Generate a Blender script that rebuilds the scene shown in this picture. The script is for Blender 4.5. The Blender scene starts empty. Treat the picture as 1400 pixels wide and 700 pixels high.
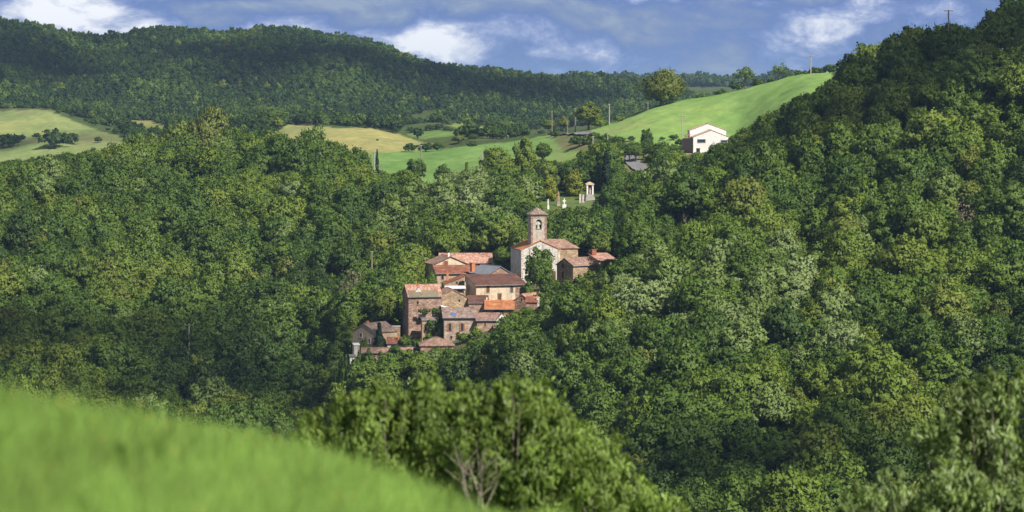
import bpy, bmesh, math, random
import numpy as np
from mathutils import Vector, Matrix

SC = bpy.context.scene
COL = SC.collection
RNG = np.random.default_rng(7)
random.seed(7)
K = 2 * math.tan(math.radians(10)) / 1400.0      # metres per photo pixel, per metre of distance
HZ = 150.0                                       # photo row of the horizon

def at(px, py, Y):
    return Vector(((px - 700) * K * Y, Y, (HZ - py) * K * Y))

# ------------------------------------------------------------------ tags
def tag(o, label=None, cat=None, group=None, kind=None):
    if label: o['label'] = label
    if cat: o['category'] = cat
    if group: o['group'] = group
    if kind: o['kind'] = kind
    return o

def empty(name, loc, rz=0.0, scale=(1, 1, 1)):
    o = bpy.data.objects.new(name, None)
    COL.objects.link(o)
    o.location = loc; o.rotation_euler = (0, 0, rz); o.scale = scale
    o.empty_display_size = 0.5
    return o

def link(name, mesh, parent=None, mat=None):
    o = bpy.data.objects.new(name, mesh)
    COL.objects.link(o)
    if mat is not None:
        mesh.materials.clear(); mesh.materials.append(mat)
    if parent is not None: o.parent = parent
    return o

# ------------------------------------------------------------------ node helpers
def new_mat(name):
    m = bpy.data.materials.new(name); m.use_nodes = True
    nt = m.node_tree; nt.nodes.clear()
    out = nt.nodes.new('ShaderNodeOutputMaterial')
    return m, nt, out

def nd(nt, typ, **kw):
    n = nt.nodes.new(typ)
    for k, v in kw.items():
        if k.startswith('i_'):
            n.inputs[k[2:].replace('_', ' ')].default_value = v
        else:
            setattr(n, k, v)
    return n

def rgba(c): return (c[0], c[1], c[2], 1.0)

def ramp(nt, stops, interp='LINEAR'):
    r = nt.nodes.new('ShaderNodeValToRGB')
    cr = r.color_ramp; cr.interpolation = interp
    while len(cr.elements) < len(stops): cr.elements.new(0.5)
    for e, (p, c) in zip(cr.elements, stops):
        e.position = p; e.color = rgba(c)
    return r

def mixc(nt, fac, a, b, blend='MIX'):
    m = nt.nodes.new('ShaderNodeMix'); m.data_type = 'RGBA'; m.blend_type = blend
    for sock, v in ((m.inputs[0], fac), (m.inputs[6], a), (m.inputs[7], b)):
        if hasattr(v, 'is_output') or isinstance(v, bpy.types.NodeSocket): nt.links.new(v, sock)
        elif isinstance(v, (int, float)): sock.default_value = v
        else: sock.default_value = rgba(v)
    return m.outputs[2]

def noise(nt, coord, scale, detail=4, rough=0.55, vec_scale=None):
    n = nd(nt, 'ShaderNodeTexNoise'); n.inputs['Scale'].default_value = scale
    n.inputs['Detail'].default_value = detail; n.inputs['Roughness'].default_value = rough
    if vec_scale is not None:
        mp = nd(nt, 'ShaderNodeMapping'); mp.inputs['Scale'].default_value = vec_scale
        nt.links.new(coord, mp.inputs['Vector']); coord = mp.outputs[0]
    nt.links.new(coord, n.inputs['Vector'])
    return n.outputs['Fac']

def surf(name, stops, scale=1.2, detail=6, rough=0.85, bump=0.3, fine=None, vec_scale=None, spots=None, bump_dist=0.05, streak=None):
    """mottled surface: ramp over noise, multiplied by a finer grain; optional spots (colour, scale, threshold)"""
    m, nt, out = new_mat(name)
    tc = nd(nt, 'ShaderNodeTexCoord'); co = tc.outputs['Object']
    f = noise(nt, co, scale, detail, 0.65, vec_scale)
    r = ramp(nt, stops); nt.links.new(f, r.inputs[0])
    col = r.outputs[0]
    fn = noise(nt, co, fine or scale * 6, 3, 0.6, vec_scale)
    g = ramp(nt, [(0.3, (0.6, 0.6, 0.6)), (0.7, (1.3, 1.3, 1.3))]); nt.links.new(fn, g.inputs[0])
    col = mixc(nt, 1.0, col, g.outputs[0], 'MULTIPLY')
    if spots:
        sc, scl, lo, hi = spots
        sn = noise(nt, co, scl, 3, 0.6)
        sr = ramp(nt, [(lo, (0, 0, 0)), (hi, (1, 1, 1))]); nt.links.new(sn, sr.inputs[0])
        col = mixc(nt, sr.outputs[0], col, sc)
    if streak:
        sc, lo, hi = streak
        sn = noise(nt, co, 1.0, 4, 0.6, (1.6, 1.6, 0.18))
        sr = ramp(nt, [(lo, (0, 0, 0)), (hi, (1, 1, 1))]); nt.links.new(sn, sr.inputs[0])
        col = mixc(nt, sr.outputs[0], col, sc)
    b = nd(nt, 'ShaderNodeBsdfPrincipled'); b.inputs['Roughness'].default_value = rough
    b.inputs['Specular IOR Level'].default_value = 0.2
    nt.links.new(col, b.inputs['Base Color'])
    if bump:
        bp = nd(nt, 'ShaderNodeBump'); bp.inputs['Strength'].default_value = bump; bp.inputs['Distance'].default_value = bump_dist
        nt.links.new(fn, bp.inputs['Height']); nt.links.new(bp.outputs[0], b.inputs['Normal'])
    nt.links.new(b.outputs[0], out.inputs['Surface'])
    return m

def stone_mat(name, c1, c2, c3, bw=0.55, bh=0.28):
    """rubble masonry: bricks of uneven tone under stains"""
    m, nt, out = new_mat(name)
    tc = nd(nt, 'ShaderNodeTexCoord'); co = tc.outputs['Object']
    v = nd(nt, 'ShaderNodeTexVoronoi'); v.inputs['Scale'].default_value = 1.0; v.inputs['Randomness'].default_value = 0.9
    mp = nd(nt, 'ShaderNodeMapping'); mp.inputs['Scale'].default_value = (1 / bw, 1 / bw, 1 / bh)
    nt.links.new(co, mp.inputs[0]); nt.links.new(mp.outputs[0], v.inputs['Vector'])
    sep = nd(nt, 'ShaderNodeSeparateColor'); nt.links.new(v.outputs['Color'], sep.inputs[0])
    r = ramp(nt, [(0.0, c1), (0.5, c2), (1.0, c3)]); nt.links.new(sep.outputs[0], r.inputs[0])
    f = noise(nt, co, 0.5, 6, 0.65)
    g = ramp(nt, [(0.3, (0.62, 0.58, 0.56)), (0.68, (1.2, 1.18, 1.12))]); nt.links.new(f, g.inputs[0])
    col = mixc(nt, 1.0, r.outputs[0], g.outputs[0], 'MULTIPLY')
    d = ramp(nt, [(0.35, (1, 1, 1)), (0.75, (0.62, 0.58, 0.55))]); nt.links.new(v.outputs['Distance'], d.inputs[0])
    col = mixc(nt, 0.8, col, d.outputs[0], 'MULTIPLY')
    b = nd(nt, 'ShaderNodeBsdfPrincipled'); b.inputs['Roughness'].default_value = 0.9
    b.inputs['Specular IOR Level'].default_value = 0.15
    nt.links.new(col, b.inputs['Base Color'])
    bp = nd(nt, 'ShaderNodeBump'); bp.inputs['Strength'].default_value = 0.5; bp.inputs['Distance'].default_value = 0.04; bp.invert = True
    nt.links.new(v.outputs['Distance'], bp.inputs['Height']); nt.links.new(bp.outputs[0], b.inputs['Normal'])
    nt.links.new(b.outputs[0], out.inputs['Surface'])
    return m

def tile_mat(name, c1, c2, c3, axis='x', pale=(0.55, 0.42, 0.36), pale_amt=0.66):
    """canal tiles: gutters across the slope, every tile its own tone, lichen"""
    m, nt, out = new_mat(name)
    tc = nd(nt, 'ShaderNodeTexCoord'); co = tc.outputs['Object']
    w = nd(nt, 'ShaderNodeTexWave', wave_type='BANDS', bands_direction='X' if axis == 'x' else 'Y')
    w.inputs['Scale'].default_value = 1.1; w.inputs['Distortion'].default_value = 0.4
    nt.links.new(co, w.inputs['Vector'])
    v = nd(nt, 'ShaderNodeTexVoronoi'); v.inputs['Scale'].default_value = 2.3
    nt.links.new(co, v.inputs['Vector'])
    sep = nd(nt, 'ShaderNodeSeparateColor'); nt.links.new(v.outputs['Color'], sep.inputs[0])
    r = ramp(nt, [(0.0, c1), (0.55, c2), (1.0, c3)]); nt.links.new(sep.outputs[0], r.inputs[0])
    f = noise(nt, co, 0.45, 6, 0.7)
    g = ramp(nt, [(0.3, (0.55, 0.52, 0.52)), (0.65, (1.2, 1.2, 1.2))]); nt.links.new(f, g.inputs[0])
    col = mixc(nt, 1.0, r.outputs[0], g.outputs[0], 'MULTIPLY')
    f2 = noise(nt, co, 2.0, 5, 0.7)
    p = ramp(nt, [(pale_amt - 0.08, (0, 0, 0)), (pale_amt + 0.06, (1, 1, 1))]); nt.links.new(f2, p.inputs[0])
    col = mixc(nt, p.outputs[0], col, pale)
    wr = ramp(nt, [(0.0, (0.55, 0.55, 0.55)), (0.6, (1.1, 1.1, 1.1))]); nt.links.new(w.outputs['Fac'], wr.inputs[0])
    col = mixc(nt, 0.7, col, wr.outputs[0], 'MULTIPLY')
    b = nd(nt, 'ShaderNodeBsdfPrincipled'); b.inputs['Roughness'].default_value = 0.85
    b.inputs['Specular IOR Level'].default_value = 0.2
    nt.links.new(col, b.inputs['Base Color'])
    bp = nd(nt, 'ShaderNodeBump'); bp.inputs['Strength'].default_value = 0.6; bp.inputs['Distance'].default_value = 0.06
    nt.links.new(w.outputs['Fac'], bp.inputs['Height']); nt.links.new(bp.outputs[0], b.inputs['Normal'])
    nt.links.new(b.outputs[0], out.inputs['Surface'])
    return m

def leaf_mat(name, stops, trans=0.22, rough=0.5, spec=0.3, fixed=None, var=(0.7, 1.3)):
    """foliage: species tone from the tree's own 'tint' value, leaf-to-leaf variation from the mesh"""
    m, nt, out = new_mat(name)
    if fixed is None:
        a = nd(nt, 'ShaderNodeAttribute', attribute_type='INSTANCER', attribute_name='tint')
        r = ramp(nt, stops); nt.links.new(a.outputs['Fac'], r.inputs[0]); col = r.outputs[0]
    else:
        rg = nd(nt, 'ShaderNodeRGB'); rg.outputs[0].default_value = rgba(fixed); col = rg.outputs[0]
    s = nd(nt, 'ShaderNodeAttribute', attribute_type='GEOMETRY', attribute_name='leaf_tone')
    g = ramp(nt, [(0.0, (var[0], var[0], var[0])), (0.8, (1, 1, 1)), (1.0, (var[1], var[1], var[1] * 0.95))])
    nt.links.new(s.outputs['Fac'], g.inputs[0])
    col = mixc(nt, 1.0, col, g.outputs[0], 'MULTIPLY')
    b = nd(nt, 'ShaderNodeBsdfPrincipled'); b.inputs['Roughness'].default_value = rough
    b.inputs['Specular IOR Level'].default_value = spec
    nt.links.new(col, b.inputs['Base Color'])
    t = nd(nt, 'ShaderNodeBsdfTranslucent')
    tc = mixc(nt, 1.0, col, (1.1, 1.15, 0.5), 'MULTIPLY'); nt.links.new(tc, t.inputs['Color'])
    mx = nd(nt, 'ShaderNodeMixShader'); mx.inputs[0].default_value = trans
    nt.links.new(b.outputs[0], mx.inputs[1]); nt.links.new(t.outputs[0], mx.inputs[2])
    nt.links.new(mx.outputs[0], out.inputs['Surface'])
    return m

# ------------------------------------------------------------------ mesh helpers
class MB:
    def __init__(s): s.v = []; s.f = []
    def add(s, vs, fs):
        n = len(s.v); s.v += [tuple(v) for v in vs]; s.f += [tuple(i + n for i in f) for f in fs]; return s
    def box(s, x0, x1, y0, y1, z0, z1, M=None):
        vs = [Vector(p) for p in ((x0, y0, z0), (x1, y0, z0), (x1, y1, z0), (x0, y1, z0), (x0, y0, z1), (x1, y0, z1), (x1, y1, z1), (x0, y1, z1))]
        if M is not None: vs = [M @ v for v in vs]
        return s.add(vs, [(0, 3, 2, 1), (4, 5, 6, 7), (0, 1, 5, 4), (1, 2, 6, 5), (2, 3, 7, 6), (3, 0, 4, 7)])
    def prism(s, prof, axis, a, b):
        """profile [(p,q)] extruded along axis from a to b; q is z"""
        n = len(prof)
        mk = (lambda p, q, t: (t, p, q)) if axis == 'x' else (lambda p, q, t: (p, t, q))
        vs = [mk(p, q, a) for p, q in prof] + [mk(p, q, b) for p, q in prof]
        fs = [tuple(range(n)), tuple(range(2 * n - 1, n - 1, -1))] + [(i, i + n, (i + 1) % n + n, (i + 1) % n) for i in range(n)]
        return s.add(vs, fs)
    def tube(s, pts, radii, n=8, cap=True):
        pts = [Vector(p) for p in pts]; rings = []
        for i, p in enumerate(pts):
            d = (pts[min(i + 1, len(pts) - 1)] - pts[max(i - 1, 0)]).normalized()
            u = d.cross(Vector((0, 1, 0.13))).normalized(); w = d.cross(u)
            rings.append([p + (u * math.cos(2 * math.pi * k / n) + w * math.sin(2 * math.pi * k / n)) * radii[i] for k in range(n)])
        fs = []
        for i in range(len(pts) - 1):
            for k in range(n):
                fs.append((i * n + k, i * n + (k + 1) % n, (i + 1) * n + (k + 1) % n, (i + 1) * n + k))
        if cap: fs += [tuple(range(n - 1, -1, -1)), tuple((len(pts) - 1) * n + k for k in range(n))]
        return s.add([v for r in rings for v in r], fs)
    def lathe(s, prof, n=12, c=(0, 0, 0)):
        """profile [(r,z)] turned about z"""
        vs = []; fs = []
        for r, z in prof:
            vs += [(c[0] + r * math.cos(2 * math.pi * k / n), c[1] + r * math.sin(2 * math.pi * k / n), c[2] + z) for k in range(n)]
        for i in range(len(prof) - 1):
            for k in range(n):
                fs.append((i * n + k, i * n + (k + 1) % n, (i + 1) * n + (k + 1) % n, (i + 1) * n + k))
        return s.add(vs, fs)
    def build(s, name, mat=None, parent=None, bevel=0, smooth=False):
        me = bpy.data.meshes.new(name); me.from_pydata(s.v, [], s.f); me.validate()
        bm = bmesh.new(); bm.from_mesh(me)
        bmesh.ops.recalc_face_normals(bm, faces=bm.faces)
        if bevel: bmesh.ops.bevel(bm, geom=bm.edges[:], offset=bevel, segments=1, affect='EDGES')
        bm.to_mesh(me); bm.free()
        if smooth:
            for p in me.polygons: p.use_smooth = True
        return link(name, me, parent, mat)

def leaf_mesh(name, P, D, size, rng, mat=None, elong=1.35, up=0.1, round_=0.72, tone=None, tdir=None, tips=False):
    """one quad (or pointed leaf) per point P; D is the outward direction that shades it"""
    n = len(P)
    size = np.broadcast_to(size, (n,)).reshape(n, 1)
    rnd = rng.normal(size=(n, 3))
    rnd /= np.linalg.norm(rnd, axis=1, keepdims=True)
    L = D * 0.55 + rnd * 0.8
    L /= np.linalg.norm(L, axis=1, keepdims=True) + 1e-9
    L = np.where((L * D).sum(1, keepdims=True) < 0, -L, L)
    if tdir is None:
        t = rng.normal(size=(n, 3))
    else:
        t = tdir + rng.normal(size=(n, 3)) * 0.35
    t = t - L * (t * L).sum(1, keepdims=True)
    t /= np.linalg.norm(t, axis=1, keepdims=True) + 1e-9
    b = np.cross(L, t)
    s = size * rng.uniform(0.6, 1.25, (n, 1)) * 0.5
    if tips:
        V = np.stack([P - t * s * elong, P - b * s * 0.62 + L * s * 0.12, P + t * s * elong, P + b * s * 0.62 + L * s * 0.12], 1)
    else:
        j = lambda: rng.uniform(0.7, 1.2, (n, 1))
        V = np.stack([P - t * s * elong * j() - b * s * 0.35 * j(), P + t * s * 0.35 * j() - b * s * j(), P + t * s * elong * j() + b * s * 0.35 * j(), P - t * s * 0.35 * j() + b * s * j()], 1)
    N = D * round_ + L * (1 - round_) + np.array([0, 0, up])
    N /= np.linalg.norm(N, axis=1, keepdims=True) + 1e-9
    me = bpy.data.meshes.new(name)
    me.vertices.add(4 * n); me.loops.add(4 * n); me.polygons.add(n)
    me.vertices.foreach_set('co', V.astype(np.float32).ravel())
    me.loops.foreach_set('vertex_index', np.arange(4 * n, dtype=np.int32))
    me.polygons.foreach_set('loop_start', np.arange(0, 4 * n, 4, dtype=np.int32))
    me.update(calc_edges=True)
    me.polygons.foreach_set('use_smooth', np.ones(n, dtype=bool))
    if tone is None: tone = rng.uniform(0, 1, n)
    at_ = me.attributes.new('leaf_tone', 'FLOAT', 'POINT')
    at_.data.foreach_set('value', np.repeat(tone, 4).astype(np.float32))
    me.normals_split_custom_set_from_vertices(np.repeat(N, 4, axis=0).tolist())
    if mat: me.materials.append(mat)
    return me

def clump_points(rng, C, R, n_per, squash=0.8, up_bias=0.25, shell=0.45):
    """points spread over the outer shell of leaf clumps C with radii R"""
    m = len(C); tot = m * n_per
    d = rng.normal(size=(tot, 3)); d[:, 2] += up_bias
    d /= np.linalg.norm(d, axis=1, keepdims=True)
    idx = np.repeat(np.arange(m), n_per)
    rr = R[idx] * (1 - shell * rng.uniform(0, 1, tot) ** 2)
    P = C[idx] + d * rr[:, None] * np.array([1, 1, squash])
    return P, d, idx
# ------------------------------------------------------------------ camera, light, sky
cam = bpy.data.cameras.new('camera'); camo = bpy.data.objects.new('camera', cam); COL.objects.link(camo)
cam.sensor_width = 36; cam.lens = 18 / math.tan(math.radians(10)); cam.shift_y = -(350 - HZ) / 1400
cam.clip_start = 0.3; cam.clip_end = 20000
camo.location = (0, 0, 0); camo.rotation_euler = (math.radians(90), 0, 0)
cam.dof.use_dof = True; cam.dof.focus_distance = 640; cam.dof.aperture_fstop = 2.0
SC.camera = camo

SUN = Vector((0.46, -0.62, 0.72)).normalized()       # towards the sun: behind the camera's right shoulder
sl = bpy.data.lights.new('sun', 'SUN'); sl.energy = 5.0; sl.angle = math.radians(0.53); sl.color = (1.0, 0.945, 0.86)
slo = bpy.data.objects.new('sun', sl); COL.objects.link(slo)
slo.rotation_euler = SUN.to_track_quat('Z', 'Y').to_euler(); slo.location = (300, -300, 400)

world = bpy.data.worlds.new('World'); SC.world = world; world.use_nodes = True
nt = world.node_tree; nt.nodes.clear()
wo = nt.nodes.new('ShaderNodeOutputWorld')
sky = nd(nt, 'ShaderNodeTexSky', sky_type='NISHITA'); sky.sun_disc = False
sky.sun_elevation = math.asin(SUN.z); sky.sun_rotation = math.atan2(SUN.x, SUN.y)
sky.air_density = 1.0; sky.dust_density = 0.6; sky.ozone_density = 1.5
bg = nd(nt, 'ShaderNodeBackground'); bg.inputs['Strength'].default_value = 0.10
nt.links.new(sky.outputs[0], bg.inputs['Color'])
# broken cloud deck, laid out by direction: billows flatten towards the horizon
tc = nd(nt, 'ShaderNodeTexCoord'); gen = tc.outputs['Generated']
warp = nd(nt, 'ShaderNodeTexNoise'); warp.inputs['Scale'].default_value = 1.0; warp.inputs['Detail'].default_value = 3
mpw = nd(nt, 'ShaderNodeMapping'); mpw.inputs['Scale'].default_value = (9, 9, 26); nt.links.new(gen, mpw.inputs[0]); nt.links.new(mpw.outputs[0], warp.inputs['Vector'])
def cnoise(sc, loc, det=7, ro=0.58):
    mp = nd(nt, 'ShaderNodeMapping'); mp.inputs['Scale'].default_value = sc; mp.inputs['Location'].default_value = loc
    nt.links.new(gen, mp.inputs[0])
    ad = nd(nt, 'ShaderNodeVectorMath', operation='MULTIPLY_ADD'); ad.inputs[1].default_value = (0.9, 0.9, 0.9)
    nt.links.new(warp.outputs['Color'], ad.inputs[0]); nt.links.new(mp.outputs[0], ad.inputs[2])
    n = nd(nt, 'ShaderNodeTexNoise'); n.inputs['Scale'].default_value = 1.0; n.inputs['Detail'].default_value = det; n.inputs['Roughness'].default_value = ro
    nt.links.new(ad.outputs[0], n.inputs['Vector']); return n.outputs['Fac']
body = cnoise((17, 17, 36), (3.1, 0.4, 0.9), 8, 0.64)
soft = cnoise((7, 7, 24), (0.3, 5.2, 2.2), 5, 0.5)
veil = cnoise((34, 34, 60), (8.3, 1.7, 4.4), 7, 0.65)
def gauss(px, py, wx, wy):
    """a bank of cloud in one direction of the sky"""
    d = at(px, py, 1.0).normalized()
    sub = nd(nt, 'ShaderNodeVectorMath', operation='SUBTRACT'); sub.inputs[1].default_value = d; nt.links.new(gen, sub.inputs[0])
    ml = nd(nt, 'ShaderNodeVectorMath', operation='MULTIPLY'); ml.inputs[1].default_value = (1 / (wx * K), 1.0, 1 / (wy * K)); nt.links.new(sub.outputs[0], ml.inputs[0])
    ln = nd(nt, 'ShaderNodeVectorMath', operation='DOT_PRODUCT'); nt.links.new(ml.outputs[0], ln.inputs[0]); nt.links.new(ml.outputs[0], ln.inputs[1])
    ng = nd(nt, 'ShaderNodeMath', operation='MULTIPLY'); ng.inputs[1].default_value = -1.0; nt.links.new(ln.outputs['Value'], ng.inputs[0])
    ex = nd(nt, 'ShaderNodeMath', operation='EXPONENT'); nt.links.new(ng.outputs[0], ex.inputs[0]); return ex.outputs[0]
def addm(a, b, k):
    n = nd(nt, 'ShaderNodeMath', operation='MULTIPLY_ADD'); nt.links.new(a, n.inputs[0]); n.inputs[1].default_value = k
    if isinstance(b, (int, float)): n.inputs[2].default_value = b
    else: nt.links.new(b, n.inputs[2])
    return n.outputs[0]
bright = addm(body, -0.42, 1.85)
for px, py, wx, wy, k in ((95, 24, 118, 30, .46), (30, 12, 80, 18, .22), (215, 42, 70, 14, .30), (330, 44, 70, 12, .12), (330, 22, 80, 22, .02), (590, 58, 68, 24, .38), (660, 84, 40, 10, .12), (470, 35, 70, 16, .10), (800, 45, 100, 26, .07), (960, 55, 45, 18, .12), (880, 80, 60, 22, .08),
                          (1110, 24, 60, 16, .10), (1060, 68, 45, 20, .06), (720, 30, 50, 16, .05), (830, 70, 40, 16, .14), (1000, 40, 70, 30, -.10), (1300, 12, 110, 12, .10), (1400, 4, 30, 12, .16), (1010, 85, 34, 30, -.10), (170, 6, 60, 10, -.12), (1040, 4, 40, 6, .10),
                          (330, 6, 130, 8, -.14), (430, 4, 110, 8, -.1), (690, 92, 90, 12, -.08), (1200, 55, 70, 18, -.08), (700, 8, 60, 12, -.05), (300, 18, 60, 10, -.1)):
    bright = addm(gauss(px, py, wx, wy), bright, k)
bright = addm(soft, bright, 0.34); bright = addm(veil, bright, 0.42)
bm_ = addm(bright, -0.435, 1.0)
cr = ramp(nt, [(0.28, (0.085, 0.155, 0.40)), (0.44, (0.12, 0.195, 0.45)), (0.52, (0.19, 0.265, 0.52)), (0.60, (0.34, 0.40, 0.62)), (0.68, (0.62, 0.66, 0.79)), (0.78, (0.92, 0.93, 0.97))])
nt.links.new(bm_, cr.inputs[0])
bc = nd(nt, 'ShaderNodeBackground'); bc.inputs['Strength'].default_value = 0.80
# overhead the deck is plain grey-white, lower down it goes slate blue
sx_ = nd(nt, 'ShaderNodeSeparateXYZ'); nt.links.new(gen, sx_.inputs[0])
hi = nd(nt, 'ShaderNodeMapRange'); hi.inputs['From Min'].default_value = 0.06; hi.inputs['From Max'].default_value = 0.30; nt.links.new(sx_.outputs['Z'], hi.inputs['Value'])
nt.links.new(mixc(nt, hi.outputs['Result'], cr.outputs[0], (0.21, 0.225, 0.255)), bc.inputs['Color'])
cov = ramp(nt, [(0.18, (0.72, 0.72, 0.72)), (0.45, (1, 1, 1))]); nt.links.new(bm_, cov.inputs[0])
mx = nd(nt, 'ShaderNodeMixShader'); nt.links.new(cov.outputs[0], mx.inputs[0])
nt.links.new(bg.outputs[0], mx.inputs[1]); nt.links.new(bc.outputs[0], mx.inputs[2])
nt.links.new(mx.outputs[0], wo.inputs['Surface'])

SC.view_settings.view_transform = 'Standard'; SC.view_settings.look = 'None'
SC.view_settings.exposure = 0.5; SC.view_settings.gamma = 1.0; SC.view_settings.use_curve_mapping = False
SC.cycles.use_denoising = True
SC.cycles.max_bounces = 6; SC.cycles.diffuse_bounces = 3; SC.cycles.glossy_bounces = 2; SC.cycles.transmission_bounces = 3
SC.cycles.volume_bounces = 0; SC.cycles.transparent_max_bounces = 24
SC.cycles.use_adaptive_sampling = False
SC.cycles.caustics_reflective = False; SC.cycles.caustics_refractive = False

# ------------------------------------------------------------------ terrain
# Each column of the survey runs outward from the viewpoint: near knots as (distance, height), far ones as (distance, photo row of the ground)
NEAR = {  # px: heights at 2, 8, 20, 45, 150 m
    -1500: (-1.0, -0.75, -1.25, -6.0, -30), -300: (-1.05, -1.06, -1.93, -6.4, -31), 0: (-1.1, -1.29, -2.28, -6.6, -31), 350: (-1.15, -1.55, -2.55, -6.6, -32),
    700: (-1.2, -1.90, -3.12, -6.6, -32), 1100: (-1.3, -2.26, -3.62, -7.4, -33), 1400: (-1.4, -2.5, -4.2, -8.6, -34), 2900: (-1.6, -3.2, -6, -12, -36)}
FAR = {  # px: e z-coded valley bottom, then (Y, py) of: slope foot, mid slope, upper slope, wood crest, field bottom, field crest, beyond, mountain foot, mountain ridge, far ridge
    -1500: ((520, -90), (640, 610), (720, 470), (790, 355), (860, 268), (1300, 245), (1680, 150), (1760, 154), (1850, 150), (2200, 20), (4200, 130)),
    -300: ((520, -90), (640, 605), (720, 462), (790, 348), (860, 258), (1300, 240), (1680, 150), (1760, 153), (1850, 150), (2200, 18), (4200, 130)),
    0: ((520, -90), (640, 600), (720, 455), (790, 342), (860, 250), (1300, 235), (1680, 150), (1760, 153), (1850, 150), (2200, 38), (4200, 130)),
    60: ((520, -90), (640, 600), (720, 455), (790, 341), (860, 249), (1300, 232), (1660, 151), (1760, 154), (1850, 151), (2200, 55), (4200, 130)),
    110: ((520, -90), (640, 600), (720, 455), (790, 340), (860, 247), (1300, 228), (1600, 166), (1740, 161), (1850, 155), (2200, 66), (4200, 130)),
    150: ((520, -90), (640, 600), (720, 455), (790, 343), (860, 251), (1300, 225), (1500, 183), (1700, 170), (1850, 160), (2200, 63), (4200, 130)),
    220: ((520, -90), (640, 602), (720, 460), (790, 345), (860, 252), (1300, 218), (1480, 190), (1700, 172), (1850, 160), (2200, 54), (4200, 130)),
    350: ((525, -89), (640, 612), (705, 485), (780, 348), (860, 244), (1230, 212), (1420, 178), (1620, 172), (1850, 160), (2200, 54), (4200, 130)),
    420: ((530, -88), (640, 622), (690, 510), (765, 362), (860, 240), (1200, 206), (1400, 171), (1600, 172), (1850, 162), (2200, 55), (4200, 128)),
    490: ((520, -86), (588, 650), (634, 508), (740, 386), (850, 257), (1120, 214), (1390, 175), (1590, 176), (1850, 166), (2200, 65), (4200, 126)),
    560: ((510, -86), (570, 740), (616, 510), (690, 428), (850, 266), (1000, 238), (1290, 192), (1560, 177), (1850, 168), (2200, 91), (4200, 124)),
    600: ((500, -85), (560, 760), (612, 515), (690, 412), (840, 272), (960, 244), (1180, 202), (1560, 173), (1850, 168), (2200, 98), (4200, 122)),
    650: ((480, -84), (530, 775), (608, 502), (690, 398), (840, 268), (950, 240), (1150, 199), (1560, 174), (1850, 172), (2200, 103), (4200, 121)),
    700: ((440, -82), (505, 775), (605, 478), (690, 390), (840, 262), (950, 232), (1150, 193), (1560, 185), (1850, 178), (2200, 108), (4200, 126)),
    750: ((420, -80), (490, 765), (605, 450), (690, 386), (830, 268), (950, 222), (1120, 185), (1500, 190), (1850, 176), (2250, 112), (4200, 125)),
    820: ((400, -78), (480, 745), (608, 404), (690, 366), (820, 268), (930, 208), (1060, 176), (1400, 186), (1850, 172), (2300, 116), (4200, 124)),
    900: ((380, -77), (470, 732), (622, 366), (700, 330), (800, 262), (925, 200), (1080, 146), (1400, 165), (1900, 165), (2350, 122), (4200, 123)),
    1000: ((365, -76), (460, 728), (640, 312), (720, 270), (800, 228), (905, 205), (1080, 127), (1400, 150), (1900, 160), (2500, 134), (4200, 124)),
    1060: ((360, -76), (457, 727), (640, 300), (700, 230), (760, 190), (870, 172), (1080, 113), (1400, 138), (1900, 155), (2500, 128), (4200, 121)),
    1110: ((355, -76), (455, 726), (600, 390), (650, 275), (705, 178), (850, 150), (1080, 101), (1400, 130), (1900, 150), (2500, 128), (4200, 124)),
    1180: ((350, -76), (455, 725), (560, 455), (640, 265), (700, 140), (850, 136), (1080, 98), (1400, 130), (1900, 150), (2500, 130), (4200, 130)),
    1250: ((350, -76), (455, 725), (560, 440), (640, 236), (695, 112), (850, 112), (1080, 100), (1400, 130), (1900, 150), (2500, 130), (4200, 130)),
    1330: ((350, -76), (455, 725), (560, 424), (635, 222), (695, 89), (850, 90), (1080, 95), (1400, 130), (1900, 150), (2500, 130), (4200, 130)),
    1400: ((350, -76), (455, 725), (560, 410), (630, 206), (690, 60), (850, 70), (1080, 90), (1400, 130), (1900, 150), (2500, 130), (4200, 130)),
    1700: ((350, -76), (455, 720), (560, 390), (630, 160), (690, 5), (850, 30), (1080, 80), (1400, 130), (1900, 150), (2500, 130), (4200, 130)),
    2900: ((350, -76), (455, 720), (560, 390), (630, 150), (690, -10), (850, 20), (1080, 80), (1400, 130), (1900, 150), (2500, 130), (4200, 130))}

def pchip(x, y, xq):
    """monotone cubic through (x, y); x (n,), y (n,m) -> (q,m)"""
    x = np.asarray(x, float); y = np.asarray(y, float)
    h = np.diff(x); d = np.diff(y, axis=0) / h[:, None]
    m = np.zeros_like(y)
    w1 = (2 * h[1:] + h[:-1])[:, None]; w2 = (h[1:] + 2 * h[:-1])[:, None]
    with np.errstate(divide='ignore', invalid='ignore'):
        hm = (w1 + w2) / (w1 / d[:-1] + w2 / d[1:])
    m[1:-1] = np.where(d[:-1] * d[1:] > 0, hm, 0); m[0] = d[0]; m[-1] = d[-1]
    xq = np.clip(xq, x[0], x[-1])
    i = np.clip(np.searchsorted(x, xq) - 1, 0, len(x) - 2)
    t = ((xq - x[i]) / h[i])[:, None]; hh = h[i][:, None]
    return ((1 + 2 * t) * (1 - t) ** 2) * y[i] + t * (1 - t) ** 2 * hh * m[i] + t * t * (3 - 2 * t) * y[i + 1] + t * t * (t - 1) * hh * m[i + 1]

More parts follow.
